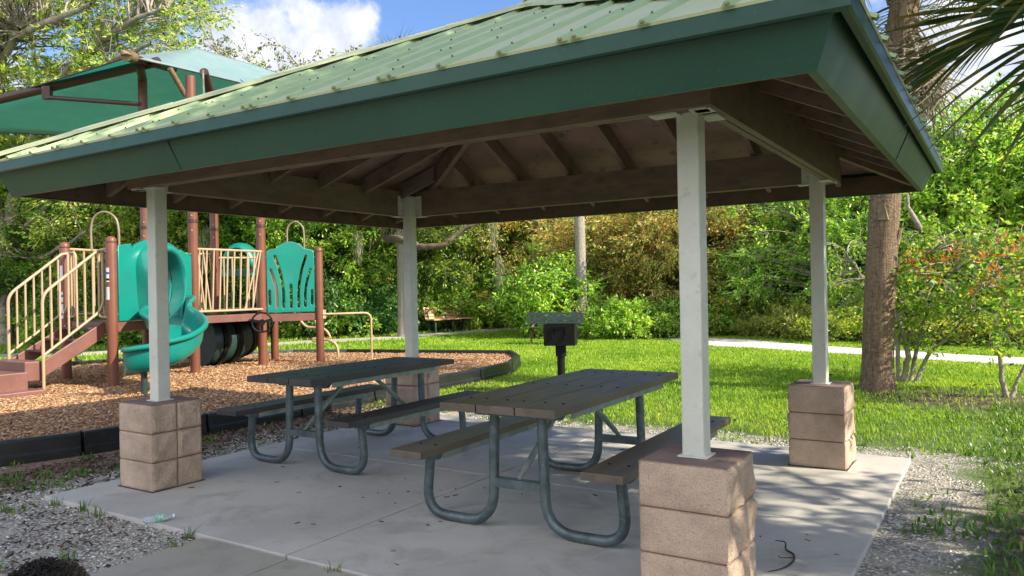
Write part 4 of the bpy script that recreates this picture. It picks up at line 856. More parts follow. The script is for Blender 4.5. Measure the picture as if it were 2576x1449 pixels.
# ================================================================== SHADE CANOPY
cn = empty('shade_canopy', (-6.5, 5.2, CZ), 'green fabric shade canopy on tall brown posts standing over the play structure', 'canopy')
def cpost(p, top):
    q = MB(); q.cyl((p.x, p.y), .078, CZ-.1, top, 18); o = q.build('canopy_post', 'brown', cn, auto=45)
    q = MB(); q.cyl((p.x, p.y), .088, 2.55, 2.6, 18); q.build('collar', 'darkbrown', o, auto=45)
    q = MB()
    for z in (2.42, 2.66): q.disc((p.x+.055, p.y-.055, z), (1, -1, 0), .016, .01, 8)
    q.build('bolt', 'galvlight', o)
for p, tp in ((P2, 4.93), (P3, 5.0), (P6, 5.15), (P8, 5.20)): cpost(p, tp)
ZE = 5.12
N_ = gp(325, 143, ZE); dd = 4.1; RG = at(490, 112, 17.4)
RG = Vector((N_.x-3.9, N_.y+4.0, 0)); RG.z = CAM.z+((RG-CAM).dot(FWD))*((724.6-112)/FPX)+.06
RG2 = RG+V3(0, 1.6, 0); NE = V3(N_.x+.15, N_.y+9.2, ZE-.05); NW = V3(N_.x-8.6, N_.y-.1, ZE-.1); FW = V3(N_.x-8.4, N_.y+9.2, ZE-.05)
def sheet(a, b, c_, d_, sag, n=14, sag2=.1):      # eave a->b, ridge d_->c_; eave curves inward and up
    rows = []
    for i in range(n+1):
        v = i/n; row = []
        for j in range(n+1):
            u = j/n; lo = a.lerp(b, u); hi = d_.lerp(c_, u); k = 4*u*(1-u); f = v+(1-v)*sag*k
            p = lo.lerp(hi, f); p.z -= sag2*math.sin(PI*v)*k*.8; row.append(p)
        rows.append(row)
    return rows
for a, b, c_, d_, sg in ((N_, NE, RG2, RG, .10), (NW, N_, RG, RG, .03), (FW, NW, RG, RG2, .17), (NE, FW, RG2, RG2, .12)):
    q = MB(); rr_ = sheet(a, b, c_, d_, sg); q.grid(rr_); f_ = q.build('shade_fabric', 'fabric', cn, smooth=True, solid=.006)
    q = MB(); q.tube(rr_[0], .014, 6); q.build('hem_cable', 'darkbrown', f_, smooth=True)
def pipe(a, b, r, mt='darkbrown', name='canopy_beam'): q = MB(); q.tube([a, b], r, 12); return q.build(name, mt, cn, auto=50)
b0 = at(-260, 322, 15.6); b1 = at(0, 250, 14.2); b2 = at(352, 166, 12.65); b3 = at(398, 155, 12.9)
pipe(b1+(b1-b3)*.35, b3, .08)
pipe(at(325, 145, (N_-CAM).dot(FWD)-.05)+V3(.02, -.02, .0), N_.lerp(RG, .45)+V3(.1, .1, -.32), .065)
ncap = at(325, 144, (N_-CAM).dot(FWD)-.12); q = MB(); q.tube([ncap+V3(.06, -.08, 0), ncap+V3(-.06, .1, .03)], .088, 14); MT['pipecap'] = mat('pipecap', (.17, .12, .05), (.12, .08, .04), 20., .6); q.build('pipe_end', 'pipecap', cn, auto=40)
q = MB()
for k in range(5): a0 = ncap+V3(.03+.01*k, -.1, .05-.012*k); q.tube([a0+RT0*(-.07), a0+V3(0, 0, .02), a0+RT0*(.05+.01*k)], .014, 6)
q.build('cable_wrap', 'fiber', cn, smooth=True)
pipe(at(352, 262, 12.9), at(118, 245, 13.6), .038, name='strut'); q = MB(); q.beam(at(119, 250, 13.6), at(119, 218, 13.6), .10, .14, RT0); q.build('strut_bracket', 'darkbrown', cn)
pipe(at(427, 172, 12.6), at(466, 240, 12.9), .045, 'pipecap', 'strut'); pipe(at(513, 180, 13.2), at(538, 262, 14.0), .075); pipe(at(510, 176, 13.1), at(512, 240, 13.2), .02, 'galvlight', 'strut')
pipe(at(604, 200, 14.4), at(638, 228, 14.4), .006, 'black', 'stay_cable')
pipe(V3(P8.x, P8.y, 5.2), b2, .07)

# ================================================================== GRILL AND BENCHES
gc = col(1408, 10.3); gr = empty('park_grill', gc, 'black metal charcoal grill box on a post in the lawn behind the tables', 'grill', rz=R(8)+YAW*.0)
yw = math.atan2((CAM-gc).y, (CAM-gc).x)+PI/2; gr.rotation_euler = (0, 0, yw-.12)
q = MB(); q.cyl((0, 0), .052, -.05, .56, 14); q.build('pedestal', 'black', gr, False, auto=45)
q = MB(); q.cyl((0, 0), .072, .50, .66, 14); q.build('collar', 'black', gr, False, auto=45)
q = MB(); W_, D_, H0, H1 = .405, .34, .655, .93; th = .006; y_ = -D_/2
q.box((0, 0, H0), (W_, D_, th)); q.box((-W_/2, 0, (H0+H1)/2), (th, D_, H1-H0)); q.box((W_/2, 0, (H0+H1)/2), (th, D_, H1-H0)); q.box((0, D_/2, (H0+H1)/2), (W_, th, H1-H0))
# front plate (the side facing the shelter) with two columns of vent holes
q.build('firebox', 'black', gr, False)
hl = [[(sx*.068+.012*math.cos(a), z+.012*math.sin(a)) for a in np.linspace(0, 2*PI, 9)[:-1]] for sx in (-1, 1) for z in (.815, .858)]
pl = curve_plate('firebox_back', [(-W_/2, H0), (-W_/2, H1), (W_/2, H1), (W_/2, H0)], hl, .006, .0, 'black', gr, Matrix.Translation((0, -D_/2, 0)) @ Matrix.Rotation(PI/2, 4, 'X'))
q = MB(); q.tube([(-.075, y_-.02, .905), (.075, y_-.02, .905)], .008, 8)
for s_ in (-1, 1): q.box((s_*.09, y_-.012, .83), (.012, .012, .15)); q.tube([(s_*.09, y_-.015, .77), (s_*.075, y_-.03, .755), (s_*.06, y_-.015, .765)], .007, 6)
q.build('grate_bracket', 'black', gr, False, auto=50)
q = MB()
for k in range(12): q.tube([(-.17+.031*k, -D_/2+.02, .90), (-.17+.031*k, D_/2-.02, .90)], .006, 6)
q.build('grate', 'galv', gr, False)
MT['blackplate'] = MT['black']
# tan slatted bench
bc = (Vector((-10.24, 17.98, -.03))+Vector((-10.47, 16.54, -.03)))/2
bn_ = empty('park_bench', bc, 'tan slatted park bench standing beside the sidewalk at the edge of the trees', 'bench'); bn_.rotation_euler = (0, 0, R(78))
BL = 1.75
q = MB()
for k in range(4): q.box((0, .25-.030*k*1.05, .80-.105*k), (BL, .035, .09), M=Matrix.Rotation(R(-14), 3, 'X'))
q.build('backrest', 'tanslat', bn_, False, bevel=.006)
q = MB()
for k in range(4): q.box((0, .08-.11*k, .44), (BL, .098, .04))
q.build('seat', 'tanslat', bn_, False, bevel=.006)
for x_ in (-.75, 0, .75):
    q = MB(); q.beam((x_, .15, 0), (x_, .12, .44), .05, .05, (0, 1, 0)); q.beam((x_, .12, .42), (x_, .27, .84), .04, .04, (0, 1, 0)); q.beam((x_, -.22, 0), (x_, -.2, .42), .05, .05, (0, 1, 0)); q.beam((x_, -.28, .405), (x_, .14, .405), .04, .03); q.build('leg_frame', 'greenmetal', bn_, False)
# green perforated bench
g0 = (gp(1325, 868)+gp(1460, 868))/2; gb = empty('park_bench', g0, 'dark green perforated metal bench with rusty legs standing in the lawn behind the grill', 'bench'); gdir = gp(1460, 868)-gp(1325, 868); gb.rotation_euler = (0, 0, math.atan2(gdir.y, gdir.x)-.10)
GL = 1.50
def perf(w_, h_): return [[(x+.0105*math.cos(a), z+.0105*math.sin(a)) for a in np.linspace(0, 2*PI, 7)[:-1]] for x in list(np.arange(-w_/2+.07, -w_/2+.16, .032))+list(np.arange(-w_/2+.25, -.06, .032))+list(np.arange(.08, w_/2-.25, .032))+list(np.arange(w_/2-.16, w_/2-.07, .032)) for z in list(np.arange(-h_/2+.05, h_/2-.04, .034)) if abs(z) > .015]
ol = [(-GL/2+.05, -.145), (-GL/2, -.08), (-GL/2+.02, .08), (-GL/2+.07, .145), (GL/2-.07, .145), (GL/2-.02, .08), (GL/2, -.08), (GL/2-.05, -.145)]
curve_plate('backrest', ol, perf(GL-.06, .29), .012, .003, 'greenmetal', gb, Matrix.Translation((0, .17, .66)) @ Matrix.Rotation(PI/2-R(12), 4, 'X'))
curve_plate('seat', [(x, z*1.25) for x, z in ol], perf(GL-.06, .36), .012, .003, 'greenmetal', gb, Matrix.Translation((0, -.08, .44)))
MT['rustleg'] = mat('rustleg', (.20, .09, .06), (.13, .06, .045), 9., .7)
for x_ in (-.56, .56): q = MB(); q.tube(fillet([(x_, -.02, -.02), (x_, -.02, .42), (x_, .14, .45), (x_, .235, .76)], .06), .026, 10); q.tube([(x_, -.28, .425), (x_, .1, .425)], .02, 8); q.build('leg_frame', 'rustleg', gb, False, auto=50)

# ================================================================== VEGETATION
def tubes_np(segs, n=5):                    # segs: list of (points, radii) -> V, F
    Vs, Fs, o = [], [], 0
    for P, r in segs:
        P = np.asarray(P, float); k = len(P); T = np.gradient(P, axis=0); T = unit(T)
        u = np.cross(T, np.array([.31, .17, .93])); u = unit(u); w_ = np.cross(T, u); a = np.arange(n)*2*PI/n
        ring = P[:, None]+(u[:, None]*np.cos(a)[None, :, None]+w_[:, None]*np.sin(a)[None, :, None])*np.asarray(r)[:, None, None]
        Vs.append(ring.reshape(-1, 3)); i, j = np.meshgrid(np.arange(k-1), np.arange(n), indexing='ij'); i = i.ravel(); j = j.ravel(); j2 = (j+1) % n
        Fs.append(np.stack([i*n+j, i*n+j2, (i+1)*n+j2, (i+1)*n+j], 1)+o); o += k*n
    return np.concatenate(Vs), np.concatenate(Fs)
def curve_np(a, b, c, k=7): t_ = np.linspace(0, 1, k)[:, None]; return (1-t_)**2*a+2*t_*(1-t_)*b+t_*t_*c
def plant_mesh(key, H, Rx, Ry, z0, ntar, nleaf, cr, LL, LW, stems=1, tr=.12, shell=.55, seed=1, droop=-.1, spread=.2, limbs=None, gap=0., topflat=1., layers=None, twigr=.010):
    """crown of leaf sprays on twigs; returns (wood mesh, leaf mesh) in local coordinates"""
    g_ = np.random.default_rng(seed); zc = (H+z0)/2; Rz = (H-z0)/2
    D = unit(g_.normal(size=(ntar, 3))); rad = (shell+(1-shell)*g_.uniform(0, 1, ntar)**.6)
    lump = 1+.22*np.sin(D[:, 0]*4.1+seed)*np.cos(D[:, 1]*3.7+seed*2)+.16*np.sin(D[:, 2]*6+seed*3+D[:, 0]*5)
    T = D*(rad*lump)[:, None]*np.array([Rx, Ry, Rz])+np.array([0, 0, zc]); T[:, 2] = np.where(T[:, 2] > zc, zc+(T[:, 2]-zc)*topflat, T[:, 2]); T = T[T[:, 2] > .12]
    if gap: T = T[np.sin(T[:, 0]*1.9/gap+seed)*np.sin(T[:, 1]*1.7/gap+seed*1.3)*np.sin(T[:, 2]*2.3/gap+seed*.7) < .22]
    segs = []; SP = []
    for s in range(stems):
        a = 2*PI*s/stems+g_.uniform(0, 1.2); lean = np.array([math.cos(a)*Rx, math.sin(a)*Ry])*spread*(1 if stems > 1 else .35)
        k = 9; t_ = np.linspace(0, 1, k); top = z0+(H-z0)*.62
        P = np.stack([lean[0]*t_**1.3+g_.normal(0, .03*H*.15, k)*t_, lean[1]*t_**1.3+g_.normal(0, .03*H*.15, k)*t_, top*t_-.04], 1)
        if stems > 1: P[:, :2] += np.array([math.cos(a), math.sin(a)])*tr*1.0
        segs.append((P, tr*(1-.72*t_)*(1+.25*np.exp(-t_*9)))); SP.append(P)
    if limbs:
        for L_ in limbs:
            P = np.array([list(p) for p in smoothpath(L_[0], 4)]); segs.append((P, np.linspace(L_[1], L_[2], len(P)))); SP.append(P)
    allp = np.concatenate(SP); C = []; Dv = []
    for i, tg in enumerate(T):
        dist = np.linalg.norm((allp-tg)*np.array([1, 1, 1.0]), axis=1)+np.clip(allp[:, 2]-tg[2]+.1*H, 0, 99)*1.5; s0 = allp[np.argmin(dist)]
        L_ = np.linalg.norm(tg-s0); md = (s0+tg)/2+np.array([0, 0, .14*L_])+g_.normal(0, .08*L_, 3)
        P = curve_np(s0, md, tg, 6); segs.append((P, np.linspace(min(tr*.4, .012+.014*L_), twigr*.5, 6)))
        m_ = max(3, int(nleaf*g_.uniform(.5, 1.4))); ns_ = 7; E_ = g_.normal(0, 1, (ns_, 3))*np.array([1, 1, .75])+unit(D[i:i+1])*.7; E_ = unit(E_)*cr*g_.uniform(1.1, 2.3, (ns_, 1)); E_[:, 2] -= cr*.25
        pick = g_.integers(0, ns_, m_); uu = g_.uniform(.12, 1.05, m_)[:, None]; c0 = tg+E_[pick]*uu+g_.normal(0, .045, (m_, 3))
        back = g_.uniform(0, 1, m_) < .22; tt = g_.uniform(.45, 1, m_)[:, None]; c0[back] = ((1-tt)**2*s0+2*tt*(1-tt)*md+tt*tt*tg)[back]+g_.normal(0, cr*.35, (back.sum(), 3))
        C.append(c0); dv = E_[pick]*1.1+g_.normal(0, .8, (m_, 3))*cr; dv[:, 2] += droop*cr*2; Dv.append(dv)
        for e_i in E_[:5]:
            e = tg+e_i; segs.append((np.stack([tg+(s0-tg)*.12, (tg+e)/2+g_.normal(0, .03, 3), e]), np.array([twigr*.6, twigr*.5, twigr*.25])))
    C = np.concatenate(C); Dv = np.concatenate(Dv); ok = C[:, 2] > .03; C = C[ok]; Dv = Dv[ok]; n = len(C)
    r_ = np.clip(g_.normal(.45, .26, n)+.12*np.sin(C[:, 0]*1.1+seed)+.1*np.sin(C[:, 2]*2.3), 0, 1)
    lm = leaves(key+'_leaves', C, Dv, LL*g_.uniform(.6, 1.3, n), LW*g_.uniform(.7, 1.25, n), r_)
    V_, F_ = tubes_np(segs, 5); wm = np_mesh(key+'_wood', V_, F_); wm.shade_smooth(); return wm, lm
def plant(name, meshes, loc, label, cat, leafm, woodm='twig', sc=(1, 1, 1), rz=0., group=None, wname='trunk', lname='crown'):
    e = empty(name, loc, label, cat, group, rz); e.scale = sc if isinstance(sc, tuple) else (sc,)*3
    for nm, me, mt_ in ((wname, meshes[0], woodm), (lname, meshes[1], leafm)):
        o = bpy.data.objects.new(nm, me); COL.objects.link(o); o.parent = e
        if not me.materials: me.materials.append(MT[mt_])
        if me.materials[0] != MT[mt_]: o.material_slots[0].link = 'OBJECT'; o.material_slots[0].material = MT[mt_]
    return e
# prototypes
K_ = {}
K_['shrubA'] = plant_mesh('shrub', 2.6, 1.7, 1.6, .05, 170, 84, .2, .13, .055, stems=6, tr=.03, seed=3, spread=.5)
K_['shrubB'] = plant_mesh('shrub', 1.7, 1.5, 1.3, .0, 170, 74, .21, .15, .07, stems=6, tr=.022, seed=8, spread=.5)
K_['tree1'] = plant_mesh('tree', 6.2, 3.1, 2.8, .6, 300, 125, .30, .14, .06, stems=3, tr=.09, seed=5, spread=.35)
K_['tree2'] = plant_mesh('tree', 5.4, 2.9, 2.9, .4, 310, 125, .29, .12, .05, stems=4, tr=.07, seed=14, spread=.4)
K_['tall'] = plant_mesh('tall_tree', 12., 4.6, 4.4, 3.2, 300, 84, .50, .20, .085, stems=1, tr=.26, seed=21, shell=.4, gap=1.)
K_['airy'] = plant_mesh('airy_tree', 10.5, 4.0, 4.0, 3., 260, 85, .42, .15, .065, stems=2, tr=.16, seed=33, shell=.35, gap=.8, spread=.3, twigr=.02)
K_['firebush'] = plant_mesh('firebush', 5.0, 3.2, 3.0, .5, 310, 115, .30, .125, .042, stems=5, tr=.05, seed=41, spread=.45, droop=-.5)
K_['meadow'] = plant_mesh('meadow', 1.25, 1.5, 1.3, -.3, 170, 60, .17, .11, .035, stems=8, tr=.008, seed=51, spread=.8, droop=.8)
n_id = [0]
def put(kind, kx, dep, label, cat, leafm, sc=1., zs=1., rz=None, group=None, name=None, woodm='twig', dz=0.):
    n_id[0] += 1; p = col(kx, dep, -.05+dz)
    if group: label = uniq(label+' %s', kx, BACKM)
    rz = random.uniform(0, 6.28) if rz is None else rz
    return plant(name or {'tall': 'tall_tree', 'airy': 'airy_tree', 'shrubA': 'shrub', 'shrubB': 'shrub', 'tree1': 'small_tree', 'tree2': 'small_tree', 'firebush': 'firebush', 'meadow': 'wildflower_clump'}[kind], K_[kind], p, label, cat, leafm, woodm, (sc, sc, sc*zs), rz, group)
G1 = 'dense green trees behind the playground'; L1 = 'leafy green thicket tree'
for kx, dep, s, z in ((-200, 27, 1., 1.), (60, 29, 1.05, 1.1), (160, 24.6, .85, .95), (270, 25, 1., 1.05), (380, 24, .9, 1.), (500, 25.5, 1.05, 1.), (590, 24.6, .9, .95), (700, 26, 1.05, 1.05), (790, 25.5, .9, .9), (900, 27, 1.05, 1.05), (1000, 27.5, 1., 1.0), (230, 29, 1.2, 1.3), (450, 30, 1.2, 1.3), (650, 31, 1.2, 1.3), (860, 31, 1.2, 1.3)):
    put(random.choice(['tree1', 'tree2']), kx, dep, L1, 'tree', random.choice(['L_left', 'L_bright', 'L_mid', 'L_mid']) if dep < 28 else 'L_mid', s, z, group=G1)
G2 = 'low shrubs along the far side of the sidewalk'; L2 = 'low dark leafed shrub'
for kx, dep, s, mt_ in ((150, 22.6, .7, 'L_mid'), (240, 22.3, .8, 'L_mid'), (330, 22, .8, 'L_mid'), (430, 22.2, .75, 'L_bright'), (560, 23, .85, 'L_dark'), (690, 23.6, .8, 'L_mid'), (770, 23.8, .9, 'L_dark'), (850, 24.4, .95, 'L_mid'), (930, 24.8, .9, 'L_dark'), (1070, 26.8, .85, 'L_mid'), (1150, 27.4, .9, 'L_bright')):
    put(random.choice(['shrubA', 'shrubB']), kx, dep, L2, 'shrub', mt_, s, group=G2)
put('shrubA', 1225, 28.5, 'upright glossy shrub right of the tan bench, with drooping pale leaves', 'shrub', 'L_bright', .95, 1.1)
put('shrubB', 1290, 28, 'low bright shrub at the bend of the sidewalk, left of the green bench', 'shrub', 'L_bright', .7)
put('tree2', 1130, 29.5, 'yellowish green tree standing behind the tan bench', 'tree', 'L_left', 1.05, 1.1)
put('tree1', 1240, 31, 'tall olive green tree rising between the tan bench and the green bench', 'tree', 'L_left', 1.15, 1.1)
put('firebush', 1350, 29, 'reddish leafed bush behind and left of the slender grey palm', 'tree', 'L_orange', 1.05, 1.0)
put('shrubA', 1390, 22.3, 'bright green bush standing behind the green perforated bench', 'shrub', 'L_bright', .95, .95)
put('shrubB', 1430, 22.0, 'rounded bright bush touching the slender grey palm on its left', 'shrub', 'L_fire', .8, .9)
put('firebush', 1580, 25.2, 'large orange tinged bush just right of the slender grey palm', 'tree', 'L_orange', 1.05, .84)
put('firebush', 1700, 23.4, 'large orange tinged bush behind the nearest white post', 'tree', 'L_orange', .95, .9)
put('firebush', 1800, 24.2, 'orange tinged bush to the right of the nearest white post, its top fiery red', 'tree', 'L_orange', 1.0, 1.0)
for kx, dep, s, mt_ in ((1510, 20.9, .5, 'L_mid'), (1580, 20.8, .6, 'L_bright'), (1650, 20.9, .55, 'L_mid'), (1720, 21.2, .6, 'L_mid'), (1785, 21.6, .62, 'L_bright'), (1850, 21.9, .6, 'L_mid')):
    put('shrubB', kx, dep, 'low green foreground shrub', 'shrub', mt_, s, group='low shrubs below the orange tinged bushes')
put('tree1', 1905, 25.5, 'dark green tree between the nearest and the rear right post', 'tree', 'L_dark', 1.0, .95)
put('tree2', 1990, 24, 'dark spreading tree just left of the rear right post', 'tree', 'L_dark', .98, .98)
put('shrubA', 1880, 22.4, 'low yellow green shrub under the dark tree', 'shrub', 'L_fire', .7)
put('shrubA', 1960, 22.0, 'rounded light green shrub left of the rear right post', 'shrub', 'L_fire', .85, .85)
put('tree2', 2110, 20.5, 'green tree with pale limbs between the rear right post and the palm trunk', 'tree', 'L_mid', .95, .9, woodm='barklight')
for kx, dep, s, z in ((1925, 20.9, .75, .8), (1990, 20.3, .8, .95), (2050, 19.4, .8, .9), (2120, 18.8, .85, .8), (2290, 18, 1., .8), (2370, 17.6, 1.05, .8), (2460, 17.2, 1.05, .8), (2550, 16.8, 1.05, .8), (2640, 16.5, 1., .8), (2330, 20, 1.1, .9), (2450, 20, 1.1, .9)):
    put('meadow', kx, dep, 'yellow green wildflower clump', 'plant', 'L_meadow', s, z, group='wildflower clumps beyond the shell path')
G3 = 'bright green trees on the right beyond the shell path'; L3 = 'bright sunlit green tree'
for kx, dep, s, z in ((2230, 22, .9, .92), (2330, 21, .95, .95), (2440, 21.5, 1., 1.0), (2550, 21, .95, 1.), (2680, 20, 1., 1.)):
    put(random.choice(['tree1', 'tree2']), kx, dep, L3, 'tree', 'L_bright', s, z, group=G3)
G4 = 'tall trees in the distance behind the shelter'; L4 = 'tall distant airy olive green tree'
for kx, dep, s, mt_ in ((620, 33, 1.12, 'L_olive'), (740, 36, 1.22, 'L_olive'), (870, 33, 1.16, 'L_olive'), (690, 38, 1.22, 'L_left'), (955, 38, 1.22, 'L_olive')):
    put('airy', kx, dep, L4, 'tree', mt_, s, group=G4, woodm='barklight')
G5 = 'tall trees in the distance on the right'; L5 = 'tall distant green tree'
for kx, dep, s, mt_ in ((2330, 34, .64, 'L_olive'), (2440, 33, .68, 'L_olive'), (2560, 32, .66, 'L_mid'), (2700, 30, .66, 'L_mid'), (2150, 36, .75, 'L_mid'), (1950, 36, .72, 'L_mid'), (1750, 36, .7, 'L_mid'), (1550, 36, .7, 'L_mid'), (1350, 38, .75, 'L_mid'), (1150, 37, .8, 'L_mid')):
    put('tall', kx, dep, L5 if kx > 2200 else 'tall green tree at the back', 'tree', mt_, s, group=G5 if kx > 2200 else 'tall trees at the back of the thicket')
for kx, dep, s in ((-250, 30, .9), (1040, 33, .72), (400, 38, .9), (140, 36, .95)): put('tall', kx, dep, 'tall tree', 'tree', 'L_left', s, group='tall trees behind the playground')
# far woodland closing the view
g_ = np.random.default_rng(5); C = []
for kx in np.arange(-900, 3500, 26):
    dep = 46+g_.uniform(-3, 5); p = np.array(col(kx, dep, 0)); h = g_.uniform(4.5, 7.) * (1.0 if kx > 1100 else 1.35); n = 520
    q_ = g_.normal(0, 1, (n, 3))*np.array([1.3, 1.3, 0]); q_[:, 2] = g_.uniform(0, 1, n)**.8*h*(1-.1*np.abs(q_[:, 0])); C.append(p+q_)
C = np.concatenate(C); D = g_.normal(size=C.shape)
prop(link('woodland', leaves('woodland', C, D, .42*g_.uniform(.6, 1.3, len(C)), .22, g_.uniform(0, 1, len(C))), 'L_dark'), 'dark far woodland closing the view behind all the trees', 'woodland', kind='stuff')

# --- the big pale barked tree at the left, crown reaching over the playground
lt = Vector((-19.3, 7.6, -.05)); d1 = lambda kx, ky, dep: tuple(at(kx, ky, dep)-lt)
limbs = [([(0, 0, -.1), d1(18, 700, 24), d1(22, 600, 23.6), d1(40, 500, 23.2), d1(70, 380, 22.6), d1(110, 300, 22)], .34, .12),
         ([d1(25, 610, 23.6), d1(-20, 480, 23), d1(-30, 300, 22.4), d1(20, 120, 21.6), d1(50, 70, 21)], .2, .07),
         ([d1(50, 470, 23), d1(130, 400, 22), d1(200, 230, 20.6), d1(270, 160, 20), d1(380, 110, 19.4)], .15, .045),
         ([d1(50, 90, 21), d1(110, 60, 20), d1(190, 30, 19), d1(230, 10, 18.4)], .10, .05), ([d1(110, 300, 22), d1(170, 180, 21), d1(300, 70, 20), d1(420, 20, 19.4)], .12, .04),
         ([d1(22, 640, 24), d1(80, 560, 23.2), d1(150, 480, 22.4), d1(185, 430, 22)], .14, .05), ([d1(20, 690, 24), d1(90, 660, 23), d1(160, 620, 22), d1(220, 580, 21)], .10, .03)]
def crown_from_targets(key, T, limbs, nleaf, cr, LL, LW, seed, twigr=.012, droop=-.3, up0=.1):
    g_ = np.random.default_rng(seed); segs = []; SP = []
    for L_ in limbs:
        P = np.array([list(p) for p in smoothpath([Vector(x) for x in L_[0]], 5)]); P[1:-1] += g_.normal(0, min(.03, L_[1]*.15), (len(P)-2, 3)); segs.append((P, np.linspace(L_[1], L_[2], len(P)))); SP.append(P)
    allp = np.concatenate(SP); C = []; Dv = []
    for tg in T:
        s0 = allp[np.argmin(np.linalg.norm(allp-tg, axis=1))]; L_ = np.linalg.norm(tg-s0); md = (s0+tg)/2+np.array([0, 0, up0*L_])+g_.normal(0, .1*L_, 3)
        segs.append((curve_np(s0, md, tg, 6), np.linspace(.008+.006*L_, twigr*.4, 6)))
        m_ = max(3, int(nleaf*g_.uniform(.4, 1.5))); E_ = unit(g_.normal(0, 1, (7, 3))*np.array([1, 1, .7]))*cr*g_.uniform(1., 2.2, (7, 1)); pick = g_.integers(0, 7, m_); c0 = tg+E_[pick]*g_.uniform(.1, 1.05, (m_, 1))+g_.normal(0, .04, (m_, 3)); dv = E_[pick]+g_.normal(0, .7, (m_, 3))*cr; dv[:, 2] += droop*cr; C.append(c0); Dv.append(dv)
        for _ in range(3): e = tg+g_.normal(0, 1, 3)*cr*1.1; segs.append((np.stack([tg+(s0-tg)*.15, (tg+e)/2+g_.normal(0, .05, 3), e]), np.array([twigr*.7, twigr*.5, twigr*.25])))
    C = np.concatenate(C); Dv = np.concatenate(Dv); n = len(C); r_ = np.clip(g_.normal(.5, .27, n), 0, 1)
    V_, F_ = tubes_np(segs, 7); wm = np_mesh(key+'_wood', V_, F_); wm.shade_smooth(); return wm, leaves(key+'_leaves', C, Dv, LL*g_.uniform(.6, 1.3, n), LW*g_.uniform(.7, 1.25, n), r_)
T = []
for _ in range(900):
    kx = random.uniform(-420, 560); ky = random.uniform(-260, 350); dep = random.uniform(19.5, 25)
    lim = 540-max(0, (ky-40))*.55 + 25*math.sin(ky*.05)
    if kx > lim: continue
    if math.sin(kx*.021+1)*math.sin(ky*.033+.5)*math.sin(dep*1.1) > .33: continue
    if kx > 380 and ky < 120 and random.random() < .3: continue
    T.append(d1(kx, ky, dep))
T = np.array(T[:700])
T2 = np.array([d1(random.uniform(-120, 330), random.uniform(330, 640), random.uniform(21, 23.6)) for _ in range(70)])
wm, lmx = crown_from_targets('big_tree', np.concatenate([T, T2]), limbs, 100, .36, .14, .055, 3)
plant('broadleaf_tree', (wm, lmx), lt, 'large pale barked tree at the left edge, its airy leafy crown spreading over the playground', 'tree', 'L_left', 'barklight')
# oak with a dark crooked limb behind the shelter
oc = col(935, 25.5, -.05); d2 = lambda kx, ky, dep: tuple(at(kx, ky, dep)-oc)
limbs = [([(0, 0, 0), d2(930, 760, 25.5), d2(945, 680, 25.3), d2(925, 610, 25), d2(905, 540, 25), d2(930, 440, 25)], .19, .10), ([d2(925, 620, 25), d2(975, 600, 23.4), d2(1030, 610, 22.4), d2(1060, 622, 22.2), d2(1110, 618, 22), d2(1140, 595, 22), d2(1190, 565, 22), d2(1240, 545, 22)], .13, .045),
         ([d2(925, 620, 25), d2(870, 610, 24.6), d2(800, 590, 24.5), d2(740, 540, 24.5)], .10, .03)]
T = np.array([d2(random.uniform(740, 1260), random.uniform(400, 590), random.uniform(23, 26.5)) for _ in range(170)])
plant('oak_tree', crown_from_targets('oak', T, limbs, 50, .32, .10, .04, 9), oc, 'dark limbed oak reaching a crooked branch behind the rear post', 'tree', 'L_bright', 'twig')
# Spanish moss
for i, (kx, ky, dep) in enumerate(((770, 560, 23.6), (900, 590, 23), (1255, 650, 22.6), (512, 575, 21.6), (1240, 560, 23.))):
    c0 = np.array(at(kx, ky, dep)); n = 130; P = c0+np.stack([rng.normal(0, .07, n), rng.normal(0, .07, n), rng.uniform(-.7, .15, n)], 1); D = np.stack([rng.normal(0, .15, n), rng.normal(0, .15, n), -np.ones(n)], 1)
    prop(link('hanging_moss', leaves('hanging_moss', P, D, .28, .02, rng.uniform(0, 1, n)), 'L_moss'), uniq('grey green strand of moss hanging %s', kx, BACKM), 'moss', 'strands of moss in the trees')

